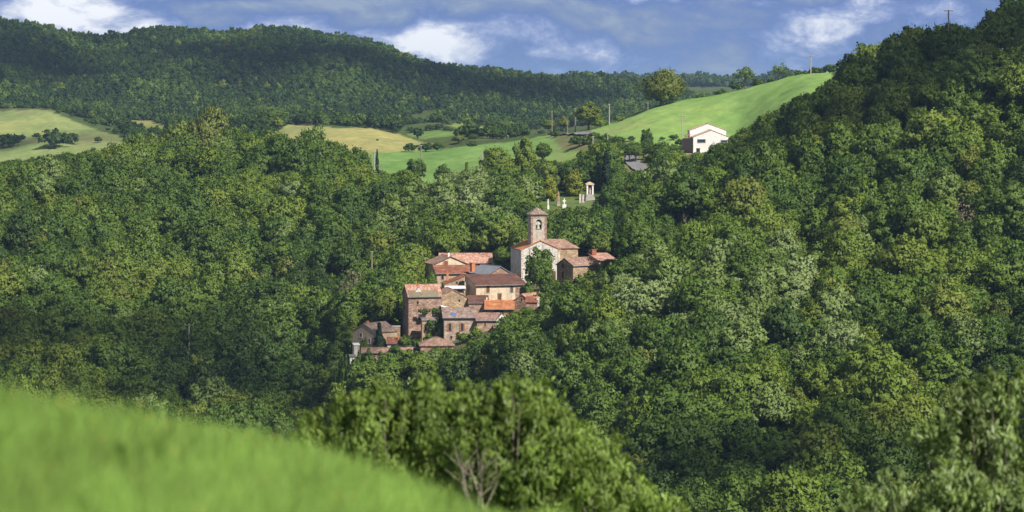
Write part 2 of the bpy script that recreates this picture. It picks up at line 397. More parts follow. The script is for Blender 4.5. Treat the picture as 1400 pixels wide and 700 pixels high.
PXG = np.concatenate([np.arange(-1500, -200, 40), np.arange(-200, 1600, 5), np.arange(1600, 2901, 40)]).astype(float)
YG = np.concatenate([np.geomspace(0.6, 60, 90)[:-1], np.geomspace(60, 430, 60)[:-1], np.arange(430, 1300, 4.0), np.geomspace(1300, 2600, 130), np.geomspace(2640, 12000, 60)])
npx = sorted(NEAR); nz = np.array([NEAR[p] for p in npx], float)
fpx = sorted(FAR)
fY = np.array([[a for a, b in FAR[p]] for p in fpx], float)
fZ = np.array([[b if j == 0 else (HZ - b) * K * a for j, (a, b) in enumerate(FAR[p])] for p in fpx], float)
cz = pchip(npx, nz, PXG); cY = pchip(fpx, fY, PXG); cZ = pchip(fpx, fZ, PXG)
ZG = np.zeros((len(PXG), len(YG))); TG = np.zeros_like(ZG)
NY = np.array([0.3, 2, 8, 20, 45, 150.0])
for c in range(len(PXG)):
    ys = np.concatenate([NY, cY[c], [7000, 13000]]); zs = np.concatenate([[cz[c, 0] - 0.05], cz[c], cZ[c], [-60, -120]])
    ZG[c] = pchip(ys, zs[:, None], YG)[:, 0]
    TG[c] = np.interp(YG, ys, np.arange(len(ys)))
# t: 0..5 near, 6 valley, 7 foot, 8 mid, 9 upper, 10 wood crest, 11 field bottom, 12 field crest, 13 beyond, 14 mountain foot, 15 mountain ridge, 16 far ridge
XX = (PXG[:, None] - 700) * K * YG[None, :]
def lump(x, y, s, seed):
    r = np.random.default_rng(seed); z = np.zeros_like(x)
    for i in range(7):
        a = r.uniform(0, 6.28); f = (2 * math.pi / s) * r.uniform(0.6, 2.0)
        z += np.sin((x * math.cos(a) + y * math.sin(a)) * f + r.uniform(0, 6.28)) / 7
    return z
amp = np.clip((YG[None, :] - 150) / 300, 0, 1) * np.clip((YG[None, :]) / 700, 0, 3)
ZG += amp * (1.0 * lump(XX, np.broadcast_to(YG, XX.shape), 60, 3) + 0.35 * lump(XX, np.broadcast_to(YG, XX.shape), 17, 4))
amp2 = np.clip((TG - 14) / 1, 0, 1) * np.clip((17 - TG), 0, 1)
ZG += amp2 * 9.0 * lump(XX, np.broadcast_to(YG, XX.shape) * 0.35, 150, 9)

def _bil(G, px, Y):
    px = np.asarray(px, float); Y = np.asarray(Y, float)
    i = np.clip(np.searchsorted(PXG, px) - 1, 0, len(PXG) - 2); j = np.clip(np.searchsorted(YG, Y) - 1, 0, len(YG) - 2)
    a = np.clip((px - PXG[i]) / (PXG[i + 1] - PXG[i]), 0, 1); b = np.clip((Y - YG[j]) / (YG[j + 1] - YG[j]), 0, 1)
    return G[i, j] * (1 - a) * (1 - b) + G[i + 1, j] * a * (1 - b) + G[i, j + 1] * (1 - a) * b + G[i + 1, j + 1] * a * b
def ground_z(x, y): return _bil(ZG, 700 + np.asarray(x) / (np.asarray(y) * K), y)
def ground_t(x, y): return _bil(TG, 700 + np.asarray(x) / (np.asarray(y) * K), y)
def scr(x, y, z): return 700 + x / (y * K), HZ - z / (y * K)

def inpoly(px, py, poly):
    px = np.asarray(px, float); py = np.asarray(py, float); ins = np.zeros(px.shape, bool)
    n = len(poly)
    for i in range(n):
        x1, y1 = poly[i]; x2, y2 = poly[(i + 1) % n]
        c = ((y1 > py) != (y2 > py)) & (px < (x2 - x1) * (py - y1) / (y2 - y1 + 1e-12) + x1)
        ins ^= c
    return ins

F_LEFT = [(-400, 150), (0, 152), (60, 149), (90, 160), (130, 177), (175, 190), (168, 205), (80, 260), (-400, 260)]
F_TAN = [(372, 183), (395, 170), (450, 174), (510, 176), (545, 184), (575, 194), (600, 198), (578, 208), (500, 216), (430, 216), (370, 200)]
F_GREEN = [(508, 210), (560, 206), (620, 202), (700, 193.5), (752, 184), (770, 192), (812, 206), (816, 220), (760, 250), (600, 262), (505, 262)]
F_UPPER = [(796, 183), (850, 163), (905, 143), (1000, 122), (1140, 90), (1140, 175), (1010, 198), (950, 201), (880, 196), (830, 190)]
F_S1 = [(556, 184), (590, 177), (625, 180), (650, 190), (640, 203), (600, 200)]
F_S2 = [(610, 170), (640, 166), (668, 176), (712, 189), (690, 196), (650, 184)]
F_S3 = [(655, 186), (690, 184), (715, 189), (690, 197), (655, 196)]
F_S4 = [(165, 170), (180, 155), (232, 176), (215, 186)]
FIELDS = [(F_LEFT, 1100, 1780, (0.195, 0.250, 0.090)), (F_TAN, 1050, 1500, (0.262, 0.272, 0.102)), (F_GREEN, 880, 1330, (0.155, 0.265, 0.070)), (F_UPPER, 850, 1120, (0.195, 0.318, 0.085)),
          (F_S1, 1340, 1760, (0.115, 0.20, 0.05)), (F_S2, 1400, 1800, (0.17, 0.225, 0.06)), (F_S3, 1400, 1800, (0.33, 0.24, 0.11)), (F_S4, 1500, 1800, (0.17, 0.20, 0.06))]
VY = np.broadcast_to(YG, XX.shape); SPX, SPY = scr(XX, VY, ZG)
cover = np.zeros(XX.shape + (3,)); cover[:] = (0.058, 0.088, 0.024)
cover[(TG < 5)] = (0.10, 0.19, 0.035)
fieldmask = np.zeros(XX.shape, bool)
for poly, y0, y1, c in FIELDS:
    m = inpoly(SPX, SPY, poly) & (VY > y0) & (VY < y1)
    cover[m] = c; fieldmask |= m
# rough dry verges by the lane, a pale dry clearing, the bank below the white house
for poly, y0, y1, c in (([(742, 180), (800, 172), (815, 190), (900, 200), (912, 214), (885, 238), (840, 235), (820, 212), (770, 204)], 860, 1090, (0.135, 0.150, 0.058)),
                        ([(880, 205), (945, 203), (965, 216), (900, 236)], 850, 960, (0.27, 0.205, 0.10)),
                        ([(566, 258), (600, 256), (606, 272), (570, 276)], 800, 930, (0.34, 0.25, 0.11)),
                        ([(890, 322), (940, 296), (1010, 262), (1050, 268), (960, 300), (905, 330)], 600, 780, (0.16, 0.17, 0.06)),
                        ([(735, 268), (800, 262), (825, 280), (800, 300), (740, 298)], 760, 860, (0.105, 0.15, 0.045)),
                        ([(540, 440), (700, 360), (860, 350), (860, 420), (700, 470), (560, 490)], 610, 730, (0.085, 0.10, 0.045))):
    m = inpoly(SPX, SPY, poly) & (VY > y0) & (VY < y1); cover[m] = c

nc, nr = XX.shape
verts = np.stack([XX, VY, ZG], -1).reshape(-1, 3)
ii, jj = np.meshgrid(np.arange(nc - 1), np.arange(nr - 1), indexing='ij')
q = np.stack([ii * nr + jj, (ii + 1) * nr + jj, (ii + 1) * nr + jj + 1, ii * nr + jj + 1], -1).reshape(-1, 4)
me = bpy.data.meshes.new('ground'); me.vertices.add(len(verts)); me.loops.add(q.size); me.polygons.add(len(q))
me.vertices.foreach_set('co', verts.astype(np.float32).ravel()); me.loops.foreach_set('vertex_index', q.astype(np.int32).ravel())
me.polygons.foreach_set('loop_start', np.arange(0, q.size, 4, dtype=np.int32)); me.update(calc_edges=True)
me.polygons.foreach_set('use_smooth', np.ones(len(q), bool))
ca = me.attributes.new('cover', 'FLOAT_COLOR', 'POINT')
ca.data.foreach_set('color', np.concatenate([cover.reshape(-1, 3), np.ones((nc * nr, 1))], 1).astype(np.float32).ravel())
def ground_mat():
    m, nt, out = new_mat('ground_cover')
    a = nd(nt, 'ShaderNodeAttribute', attribute_type='GEOMETRY', attribute_name='cover')
    tc = nd(nt, 'ShaderNodeTexCoord'); co = tc.outputs['Object']
    f1 = noise(nt, co, 0.02, 6, 0.65, (1, 0.5, 1)); f2 = noise(nt, co, 0.22, 5, 0.7, (1, 0.35, 1)); f3 = noise(nt, co, 3.0, 3)
    g1 = ramp(nt, [(0.3, (0.72, 0.80, 0.7)), (0.5, (1, 1, 1)), (0.7, (1.35, 1.12, 1.05))]); nt.links.new(f1, g1.inputs[0])
    g2 = ramp(nt, [(0.3, (0.78, 0.82, 0.75)), (0.7, (1.25, 1.17, 1.2))]); nt.links.new(f2, g2.inputs[0])
    g3 = ramp(nt, [(0.25, (0.75, 0.75, 0.75)), (0.75, (1.2, 1.2, 1.2))]); nt.links.new(f3, g3.inputs[0])
    mp = nd(nt, 'ShaderNodeMapping'); mp.inputs['Rotation'].default_value = (0, 0, 0.6); nt.links.new(co, mp.inputs[0])
    f4 = noise(nt, mp.outputs[0], 1.0, 4, 0.6, (0.32, 0.025, 0.1)); g4 = ramp(nt, [(0.32, (0.88, 0.92, 0.87)), (0.5, (1, 1, 1)), (0.70, (1.14, 1.09, 1.06))]); nt.links.new(f4, g4.inputs[0])
    f5 = noise(nt, co, 0.013, 5, 0.6, (1, 0.6, 1)); g5 = ramp(nt, [(0.56, (0, 0, 0)), (0.70, (0.55, 0.55, 0.55))]); nt.links.new(f5, g5.inputs[0])
    c0 = mixc(nt, 1.0, a.outputs['Color'], g4.outputs[0], 'MULTIPLY'); c0 = mixc(nt, g5.outputs[0], c0, (0.22, 0.185, 0.085))
    c = mixc(nt, 1.0, c0, g1.outputs[0], 'MULTIPLY'); c = mixc(nt, 1.0, c, g2.outputs[0], 'MULTIPLY'); c = mixc(nt, 0.8, c, g3.outputs[0], 'MULTIPLY')
    b = nd(nt, 'ShaderNodeBsdfPrincipled'); b.inputs['Roughness'].default_value = 0.95; b.inputs['Specular IOR Level'].default_value = 0.1
    nt.links.new(c, b.inputs['Base Color'])
    bp = nd(nt, 'ShaderNodeBump'); bp.inputs['Strength'].default_value = 0.5; bp.inputs['Distance'].default_value = 0.5
    nt.links.new(f2, bp.inputs['Height']); nt.links.new(bp.outputs[0], b.inputs['Normal'])
    nt.links.new(b.outputs[0], out.inputs['Surface']); return m
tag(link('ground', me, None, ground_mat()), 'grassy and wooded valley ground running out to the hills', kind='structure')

def haze_box():
    m, nt, out = new_mat('haze_air')
    v = nd(nt, 'ShaderNodeVolumePrincipled'); v.inputs['Color'].default_value = (0.44, 0.68, 1.0, 1); v.inputs['Density'].default_value = HAZE
    v.inputs['Anisotropy'].default_value = 0.0
    nt.links.new(v.outputs[0], out.inputs['Volume'])
    o = MB().box(-7500, 7500, -300, 12300, float(ZG.min()) - 1.0, max(150.0, float(ZG.max()) + 25)).build('haze', m)
    tag(o, 'thin blue summer haze over the valley', kind='stuff')
HAZE = 5.5e-5
haze_box()

def clouds():
    """thin broken cloud above the valley, well over the frame: what shades parts of the hills"""
    m, nt, out = new_mat('cloud_vapour')
    d = nd(nt, 'ShaderNodeBsdfDiffuse'); d.inputs['Color'].default_value = (.85, .86, .88, 1)
    t = nd(nt, 'ShaderNodeBsdfTransparent'); mx = nd(nt, 'ShaderNodeMixShader'); mx.inputs[0].default_value = 0.14
    nt.links.new(t.outputs[0], mx.inputs[1]); nt.links.new(d.outputs[0], mx.inputs[2]); nt.links.new(mx.outputs[0], out.inputs['Surface'])
    rng = np.random.default_rng(31)
    bm = bmesh.new(); bmesh.ops.create_icosphere(bm, subdivisions=2, radius=1.0)
    sv = np.array([v.co[:] for v in bm.verts]); sf = [[v.index for v in f.verts] for f in bm.faces]; bm.free()
    mb = MB()
    for px, py, Y, wx, wy, n, r in CLOUDS:
        c = at(px, py, Y) + SUN * 760
        for i in range(n):
            a = rng.uniform(0, 6.28); q_ = math.sqrt(rng.uniform(0, 1)); rr = r * rng.uniform(.6, 1.3) * (1.15 - .6 * q_)
            p = np.array([c.x + math.cos(a) * q_ * wx, c.y + math.sin(a) * q_ * wy, c.z + rng.uniform(-.2, .5) * r])
            V = sv * rr * (1 + .12 * np.sin(sv[:, [1, 2, 0]] * 5 + i)) * np.array([1.25, 1.1, .6]) + p
            mb.add(V, sf)
    tag(mb.build('clouds', m, smooth=True), 'thin drifting clouds above the valley', kind='stuff')
CLOUDS = [(1310, 120, 690, 55, 34, 18, 20), (1150, 190, 700, 26, 20, 8, 14), (90, 85, 2080, 210, 120, 34, 65), (400, 90, 2100, 90, 50, 7, 40), (640, 125, 2080, 110, 90, 16, 55), (40, 500, 690, 50, 26, 16, 20), (300, 540, 650, 42, 14, 13, 14), (960, 640, 480, 26, 12, 9, 11), (1230, 640, 470, 34, 14, 9, 12), (60, 190, 1500, 110, 60, 9, 40)]
clouds()
# ------------------------------------------------------------------ foliage
LEAF = leaf_mat('broad_leaves', [(0.0, (0.034, 0.066, 0.013)), (0.25, (0.068, 0.124, 0.018)), (0.45, (0.115, 0.186, 0.025)), (0.62, (0.172, 0.235, 0.030)), (0.76, (0.155, 0.170, 0.034)), (0.84, (0.160, 0.232, 0.052)), (1.0, (0.240, 0.308, 0.118))], trans=0.28, rough=0.55, spec=0.25, var=(.8, 1.2))
NEEDLE = leaf_mat('conifer_needles', [(0.0, (0.010, 0.024, 0.012)), (0.5, (0.03, 0.055, 0.02)), (1.0, (0.24, 0.275, 0.022))], trans=0.1, rough=0.6, spec=0.2)
BARK = surf('bark', [(0.3, (0.07, 0.058, 0.045)), (0.7, (0.17, 0.145, 0.115))], scale=2.5, vec_scale=(3, 3, 0.6), bump=0.6)
PALEBARK = surf('pale_bark', [(0.3, (0.20, 0.17, 0.13)), (0.7, (0.36, 0.32, 0.26))], scale=3, vec_scale=(3, 3, 0.6), bump=0.4)

def fib(n, rng, lo=-0.35):
    i = np.arange(n) + 0.5; z = lo + (1 - lo) * (1 - i / n); a = i * 2.399963 + rng.uniform(0, 6)
    z = np.clip(z + rng.normal(size=n) * 0.08, -0.95, 0.99); r = np.sqrt(1 - z * z)
    return np.stack([r * np.cos(a), r * np.sin(a), z], 1)

def oak_crown(name, seed, R=3.4, H=8.6, base=2.2, nclump=34, nper=115, leaf=0.40, mat=None, fill=True):
    rng = np.random.default_rng(seed)
    cz_ = (H + base) / 2; hz = (H - base) / 2
    d = fib(nclump, rng, -0.45)
    lob = 1 + 0.20 * np.sin(np.arctan2(d[:, 1], d[:, 0]) * rng.integers(2, 4) + rng.uniform(0, 6)) + rng.normal(size=nclump) * 0.07
    q = rng.uniform(0.56, 0.90, nclump) * lob
    C = d * q[:, None] * np.array([R, R, hz]) + np.array([0, 0, cz_])
    r = R * rng.uniform(0.15, 0.36, nclump)
    if fill:
        ni = max(4, nclump // 5)
        C2 = rng.normal(size=(ni, 3)); C2 /= np.linalg.norm(C2, axis=1, keepdims=True)
        C = np.concatenate([C, C2 * np.array([R, R, hz]) * 0.35 + np.array([0, 0, cz_])]); r = np.concatenate([r, R * rng.uniform(0.35, 0.5, ni)])
    P, D, idx = clump_points(rng, C, r, nper, 0.78, 0.3)
    fe = rng.uniform(size=len(P)) < .09; P[fe] += D[fe] * rng.uniform(.05, .16, (fe.sum(), 1)) * R + np.array([0, 0, .04 * R])
    ctone = rng.uniform(0, 1, len(C))
    tone = np.clip(0.65 * ctone[idx] + 0.35 * rng.uniform(0, 1, len(P)), 0, 1)
    o = P - np.array([0, 0, cz_]); o /= np.linalg.norm(o, axis=1, keepdims=True)
    D = D * 0.62 + o * 0.46; D /= np.linalg.norm(D, axis=1, keepdims=True)
    return leaf_mesh(name, P, D, leaf, rng, mat or LEAF, tone=tone, round_=.82)

def trunk_mesh(name, seed, R=3.4, H=8.6, base=2.2, r0=0.26, limbs=5, mat=None):
    rng = random.Random(seed); mb = MB()
    lean = rng.uniform(-0.3, 0.3)
    top = Vector((lean, rng.uniform(-.3, .3), H * 0.72))
    mb.tube([(0, 0, -1.2), (0.02, 0, 0.2), (lean * .4, 0, base), top], [r0 * 1.5, r0 * 1.1, r0 * .8, r0 * .2], 7)
    for k in range(limbs):
        a = k * 2.4 + rng.uniform(-.4, .4); z0 = base * rng.uniform(.75, 1.3); L = R * rng.uniform(.55, .8)
        mb.tube([(lean * .4, 0, z0), (math.cos(a) * L * .5, math.sin(a) * L * .5, z0 + (H - base) * .22), (math.cos(a) * L, math.sin(a) * L, z0 + (H - base) * .5)], [r0 * .5, r0 * .32, r0 * .08], 5)
    o = mb.build(name, mat or BARK); me = o.data; bpy.data.objects.remove(o)
    return me

NV = 9
VAR = []
for v in range(NV):
    rv = random.Random(100 + v)
    R = rv.uniform(2.9, 3.7); H = rv.uniform(7.4, 9.6); base = rv.uniform(1.3, 2.4)
    VAR.append((oak_crown('crown', 200 + v, R, H, base, rv.randint(44, 60), 92, rv.uniform(.31, .40)), trunk_mesh('trunk', 300 + v, R, H, base), R, H, base))
NFAR = 6
VARF = []
for v in range(NFAR):
    rv = random.Random(500 + v)
    R = rv.uniform(3.0, 3.9); H = rv.uniform(7.0, 8.8); base = 1.4
    VARF.append((oak_crown('crown', 600 + v, R, H, base, 18, 34, 0.95), trunk_mesh('trunk', 700 + v, R, H, base, limbs=3), R, H, base))

def tree_obj(name, var, loc, sc, rz, tint, label, cat='tree', group=None):
    t = empty(name, loc, rz, sc); tag(t, label, cat, group)
    c = link('crown', var[0], t); c['tint'] = float(tint)
    link('trunk', var[1], t)
    return t

def specimen(name, px, top, Y, wpx, tint, label, cat='tree', var=0, rz=None, group=None, base_drop=0.0, dense=None, foot=None):
    """a tree whose top stands at photo row `top` at distance Y, wpx photo pixels wide, rooted in the ground there"""
    if Y > 860 and not 1083 < Y < 1093:                                   # find the ground that shows at its foot
        ys = np.linspace(Y - 90, Y + 90, 61) if Y < 1130 else np.linspace(Y - 260, Y + 260, 105)
        xs = (px - 700) * K * ys; _, gy = scr(xs, ys, ground_z(xs, ys)); foot = top + (wpx * .62 if foot is None else foot)
        Y = float(ys[np.argmin(np.abs(gy - foot) + np.abs(ys - Y) * .004)])
    p = at(px, top, Y); zb = float(ground_z(p.x, Y)) - base_drop
    zb = min(zb, p.z - .55 * wpx * K * Y)
    V = dense or VAR[var % NV]
    s = wpx * K * Y / (2 * V[2] * 1.06); sz = max(0.3, (p.z - zb)) / (V[3] * 1.03)
    if Y < 860 and p.x != 0: EXCL.append((p.x, Y, .30 * wpx * K * Y))
    return tree_obj(name, V, (p.x, Y, zb), (s, s, sz), rz if rz is not None else (px * 1.7) % 6.28, tint, label, cat, group)

# --- where woodland stands
VILLAGE = [(547, 388), (575, 385), (577, 350), (598, 343), (674, 342), (677, 362), (699, 364), (699, 330), (725, 328), (725, 284), (751, 284), (751, 327), (793, 330), (794, 354), (803, 342), (846, 342), (846, 356),
           (818, 380), (790, 384), (765, 394), (742, 412), (715, 428), (686, 441), (652, 458), (630, 468), (600, 476), (567, 485), (500, 490), (476, 492), (478, 466), (486, 436), (530, 436), (547, 440)]
CEM = [(744, 240), (824, 240), (824, 262), (812, 284), (780, 281), (740, 288)]
WHITE = [(935, 168), (1000, 168), (1000, 190), (975, 204), (930, 210)]
LANE = [(846, 205), (880, 205), (892, 232), (856, 233)]
POLY_CLEAR = [([(478, 466), (486, 436), (530, 436), (547, 440), (560, 470), (567, 485), (500, 490), (476, 492)], 648),
              ([(547, 388), (605, 386), (605, 440), (600, 476), (567, 485), (560, 470), (547, 440)], 648),
              ([(603, 386), (640, 374), (718, 374), (742, 398), (742, 412), (715, 428), (686, 441), (652, 458), (630, 468), (600, 476)], 665),
              ([(577, 350), (598, 343), (674, 342), (677, 362), (699, 364), (699, 378), (640, 380), (577, 388)], 705),
              ([(699, 330), (725, 328), (725, 284), (751, 284), (751, 327), (793, 330), (793, 385), (765, 392), (718, 388), (699, 378)], 702),
              ([(760, 350), (820, 350), (820, 378), (790, 384), (762, 392)], 675), ([(800, 342), (846, 342), (846, 356), (820, 370), (803, 364)], 692), (CEM, 830), (WHITE, 905), (LANE, 885),
              ([(500, 212), (560, 208), (700, 196), (755, 186), (806, 206), (806, 214), (750, 218), (690, 212), (640, 232), (508, 230)], 940),
              ([(800, 184), (900, 148), (1000, 125), (1120, 97), (1136, 95), (1108, 122), (1085, 134), (1052, 150), (1010, 180), (930, 196)], 1000),
              ([(380, 182), (400, 172), (500, 178), (565, 194), (560, 203), (520, 206), (430, 186)], 1150),
              ([(-50, 155), (60, 152), (100, 168), (165, 190), (150, 200), (60, 212), (-50, 222)], 1250),
              ([(915, 303), (950, 285), (990, 268), (1000, 272), (950, 296), (918, 312)], 690),
              ([(572, 262), (598, 260), (600, 270), (576, 272)], 850)]
EXCL = []                                        # (x, y, radius): footprints kept clear of trunks
def hexgrid(px0, px1, Y0, Y1, s, rng):
    out = []
    for r, Y in enumerate(np.arange(Y0, Y1, s * 0.866)):
        x = np.arange((px0 - 700) * K * Y, (px1 - 700) * K * Y, s) + (r % 2) * s / 2
        out.append(np.stack([x, np.full(len(x), Y)], 1))
    P = np.concatenate(out); P += rng.uniform(-.36, .36, P.shape) * s
    return P

def smoothnoise(x, y, s, seed): return lump(np.asarray(x), np.asarray(y), s, seed) * 2.2

def near_wood():
    rng = np.random.default_rng(11)
    P = hexgrid(-220, 1640, 425, 960, 4.35, rng)
    x, y = P.T; t = ground_t(x, y); z = ground_z(x, y); sx, sy = scr(x, y, z)
    ok = (t > 6.55) & (t < 10.12 + np.where((sx > 735) & (sx < 1020), 0.7, 0) + np.where((sx > 1020) & (sx < 1100), .2, 0) + 0.16 * smoothnoise(x, y, 30, 5))
    ok &= ~(((sx > 560) & (sx < 735) & (t > 10.05)) & ~((sx >= 735) & (sx < 850) & (t > 10.55)))
    x, y, z, sx, sy = x[ok], y[ok], z[ok], sx[ok], sy[ok]
    n = len(x)
    var = rng.integers(0, NV, n); sc = (0.55 + 0.85 * rng.uniform(0, 1, n) ** 1.3) * (1 + 0.14 * smoothnoise(x, y, 35, 8)); sc = np.clip(sc, .45, 1.6)
    szz = sc * rng.uniform(0.85, 1.18, n)
    right = sx > 640
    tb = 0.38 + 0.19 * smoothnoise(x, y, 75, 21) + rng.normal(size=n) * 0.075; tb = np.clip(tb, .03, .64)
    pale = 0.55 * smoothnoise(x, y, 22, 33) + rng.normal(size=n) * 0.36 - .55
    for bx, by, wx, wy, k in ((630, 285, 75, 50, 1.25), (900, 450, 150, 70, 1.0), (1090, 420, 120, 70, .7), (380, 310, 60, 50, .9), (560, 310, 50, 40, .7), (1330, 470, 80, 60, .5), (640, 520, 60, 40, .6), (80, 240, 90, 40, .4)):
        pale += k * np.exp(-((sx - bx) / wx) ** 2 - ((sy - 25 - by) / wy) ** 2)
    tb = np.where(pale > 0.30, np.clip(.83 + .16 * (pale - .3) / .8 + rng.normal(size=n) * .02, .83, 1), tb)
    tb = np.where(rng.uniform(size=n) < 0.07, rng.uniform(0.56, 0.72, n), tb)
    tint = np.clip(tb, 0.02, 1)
    R = np.array([v[2] for v in VAR])[var] * sc; H = np.array([v[3] for v in VAR])[var] * szz
    keep = np.ones(n, bool); sc0 = sc.copy()
    for ex, ey, er in EXCL:
        keep &= ~((x - ex) ** 2 + (y - ey) ** 2 < (er + R * .8) ** 2)
    ang = np.linspace(0, 6.28, 9)[:-1]
    for step in range(3):                         # crowns that would stand before the houses grow smaller, or not at all
      bad = np.zeros(n, bool)
      for poly, Yb in POLY_CLEAR:
        hit = np.zeros(n, bool); hitlow = np.zeros(n, bool)
        zc = z + H * 0.6; cx, cy = scr(x, y, zc); rx = R / (y * K) * 0.9; ry = H * .42 / (y * K)
        hit |= inpoly(cx, cy, poly)
        for a in ang: hit |= inpoly(cx + rx * math.cos(a), cy + ry * math.sin(a), poly)
        tcx, tcy = scr(x, y, z + H); hit |= inpoly(tcx, tcy, poly)
        bad |= hit & (y < Yb)
      if step < 2:
        f = np.where(bad, .62, 1.0); sc = sc * f; szz = szz * f; R = R * f; H = H * f
    keep &= ~bad
    x, y, z, var, sc, szz, tint, R, H = [a[keep] for a in (x, y, z, var, sc, szz, tint, R, H)]
    # which show largest: splat front to back
    o = np.argsort(y); W, Hh = 700, 350
    occ = np.zeros((Hh, W), bool)
    gx = np.arange(W) * 2 + 1.0; gy = np.arange(Hh) * 2 + 1.0
    GX, GY = np.meshgrid(gx, gy)
    for poly in ([(0, 530), (200, 562), (360, 604), (500, 640), (720, 692), (720, 700), (0, 700)],
                 [(400, 580), (500, 525), (600, 510), (700, 520), (800, 580), (900, 670), (930, 700), (500, 700)],
                 [(1170, 700), (1260, 640), (1300, 530), (1400, 510), (1400, 700)], VILLAGE):
        occ |= inpoly(GX, GY, poly)
    vis = np.zeros(len(x))
    cx, cy = scr(x, y, z + H * .58); rx = R / (y * K); ry = H * .43 / (y * K)
    for i in o:
        x0, x1 = int(max(0, (cx[i] - rx[i]) / 2)), int(min(W, (cx[i] + rx[i]) / 2 + 1)); y0, y1 = int(max(0, (cy[i] - ry[i]) / 2)), int(min(Hh, (cy[i] + ry[i]) / 2 + 1))
        if x1 <= x0 or y1 <= y0: continue
        sub = occ[y0:y1, x0:x1]
        e = ((GX[y0:y1, x0:x1] - cx[i]) / rx[i]) ** 2 + ((GY[y0:y1, x0:x1] - cy[i]) / ry[i]) ** 2 < 1
        vis[i] = (e & ~sub).sum(); sub |= e
    single = np.argsort(-vis)[:300]
    rz = rng.uniform(0, 6.28, len(x))
    # labels: tone, place on the slope, and rank among the like trees there
    def tone_name(t):
        return 'pale grey-green' if t > .84 else 'olive-brown' if t > .70 else 'yellow-green' if t > .56 else 'mid-green' if t > .36 else 'deep green' if t > .2 else 'very dark green'
    cells = {}
    for i in single:
        u, v = cx[i], cy[i] - ry[i] * .5
        if u > 640 and v > 255 + max(0, (1000 - u)) * .35 or u > 1040:
            band = 'lowest on' if v > 620 else 'low on' if v > 530 else 'midway up' if v > 410 else 'high on' if v > 270 else 'topmost in'
            side = 'under the village' if u < 740 else 'under the church' if u < 850 else 'under the grey lane' if u < 920 else 'under the white house' if u < 1010 else 'right of the white house' if u < 1120 else 'under the hilltop pole' if u < 1290 else 'at the right edge'
            place = f'{band} the right wood {side}'
        elif u < 560:
            band = 'low on' if v > 470 else 'midway up' if v > 360 else 'high on' if v > 260 else 'along the crest of'
            side = 'at the left edge' if u < 150 else 'left of the slope pole' if u < 260 else 'right of the slope pole' if u < 400 else 'nearest the village'
            place = f'{band} the left wood {side}'
        else:
            side = 'beside the church' if u > 690 else 'above the village roofs'
            place = f'in the wood {side}' + (' high up' if v < 250 else '')
        cells.setdefault((tone_name(tint[i]), place), []).append(i)
    ORD = ['uppermost', 'second highest', 'third highest', 'fourth highest', 'fifth highest', 'sixth highest', 'seventh highest', 'eighth highest', 'ninth highest', 'tenth highest', 'eleventh highest', 'twelfth highest']
    lab = {}
    for (tn, place), L in cells.items():
        L.sort(key=lambda i: cy[i])
        for k, i in enumerate(L):
            pre = '' if len(L) == 1 else (ORD[k] if k < len(L) - 1 or k == 0 else 'lowest') + ' '
            lab[i] = f'{pre}{tn} tree {place}'
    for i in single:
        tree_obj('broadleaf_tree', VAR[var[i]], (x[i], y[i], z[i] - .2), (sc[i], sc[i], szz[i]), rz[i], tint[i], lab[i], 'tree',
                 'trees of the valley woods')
    rest = np.setdiff1d(np.arange(len(x)), single)
    return x[rest], y[rest], z[rest] - .2, var[rest], sc[rest], szz[rest], rz[rest], tint[rest]

def scatter(name, label, protos, x, y, z, var, sc, szz, rz, tint):
    """one woodland mass: real tree meshes set at the points"""
    n = len(x)
    me = bpy.data.meshes.new(name); me.vertices.add(n)
    me.vertices.foreach_set('co', np.stack([x, y, z], 1).astype(np.float32).ravel())
    def A(nm, typ, arr, fld='value'):
        a = me.attributes.new(nm, typ, 'POINT'); a.data.foreach_set(fld, np.ascontiguousarray(arr).ravel())
    A('variant', 'INT', var.astype(np.int32)); A('tint', 'FLOAT', tint.astype(np.float32))
    A('size', 'FLOAT_VECTOR', np.stack([sc, sc, szz], 1).astype(np.float32), 'vector')
    A('turn', 'FLOAT_VECTOR', np.stack([rz * 0, rz * 0, rz], 1).astype(np.float32), 'vector')
    o = link(name, me); tag(o, label, kind='stuff')
    ng = bpy.data.node_groups.new(name, 'GeometryNodeTree')
    ng.interface.new_socket('Geometry', in_out='INPUT', socket_type='NodeSocketGeometry')
    ng.interface.new_socket('Geometry', in_out='OUTPUT', socket_type='NodeSocketGeometry')
    gi = ng.nodes.new('NodeGroupInput'); go = ng.nodes.new('NodeGroupOutput')
    join = ng.nodes.new('GeometryNodeJoinGeometry')
    for crown, trunk in reversed(protos):
        j = ng.nodes.new('GeometryNodeJoinGeometry')
        for ob in (crown, trunk):
            oi = ng.nodes.new('GeometryNodeObjectInfo'); oi.transform_space = 'ORIGINAL'; oi.inputs['Object'].default_value = ob
            ng.links.new(oi.outputs['Geometry'], j.inputs[0])
        gt = ng.nodes.new('GeometryNodeGeometryToInstance'); ng.links.new(j.outputs[0], gt.inputs[0])
        ng.links.new(gt.outputs[0], join.inputs[0])
    iop = ng.nodes.new('GeometryNodeInstanceOnPoints'); iop.inputs['Pick Instance'].default_value = True
    def attr(nm, dt):
        a = ng.nodes.new('GeometryNodeInputNamedAttribute'); a.data_type = dt; a.inputs[0].default_value = nm
        return [s for s in a.outputs if s.enabled][0]
    ng.links.new(gi.outputs[0], iop.inputs['Points']); ng.links.new(join.outputs[0], iop.inputs['Instance'])
    ng.links.new(attr('variant', 'INT'), iop.inputs['Instance Index']); ng.links.new(attr('turn', 'FLOAT_VECTOR'), iop.inputs['Rotation']); ng.links.new(attr('size', 'FLOAT_VECTOR'), iop.inputs['Scale'])
    ng.links.new(iop.outputs[0], go.inputs[0])
    md = o.modifiers.new('trees', 'NODES'); md.node_group = ng
    return o

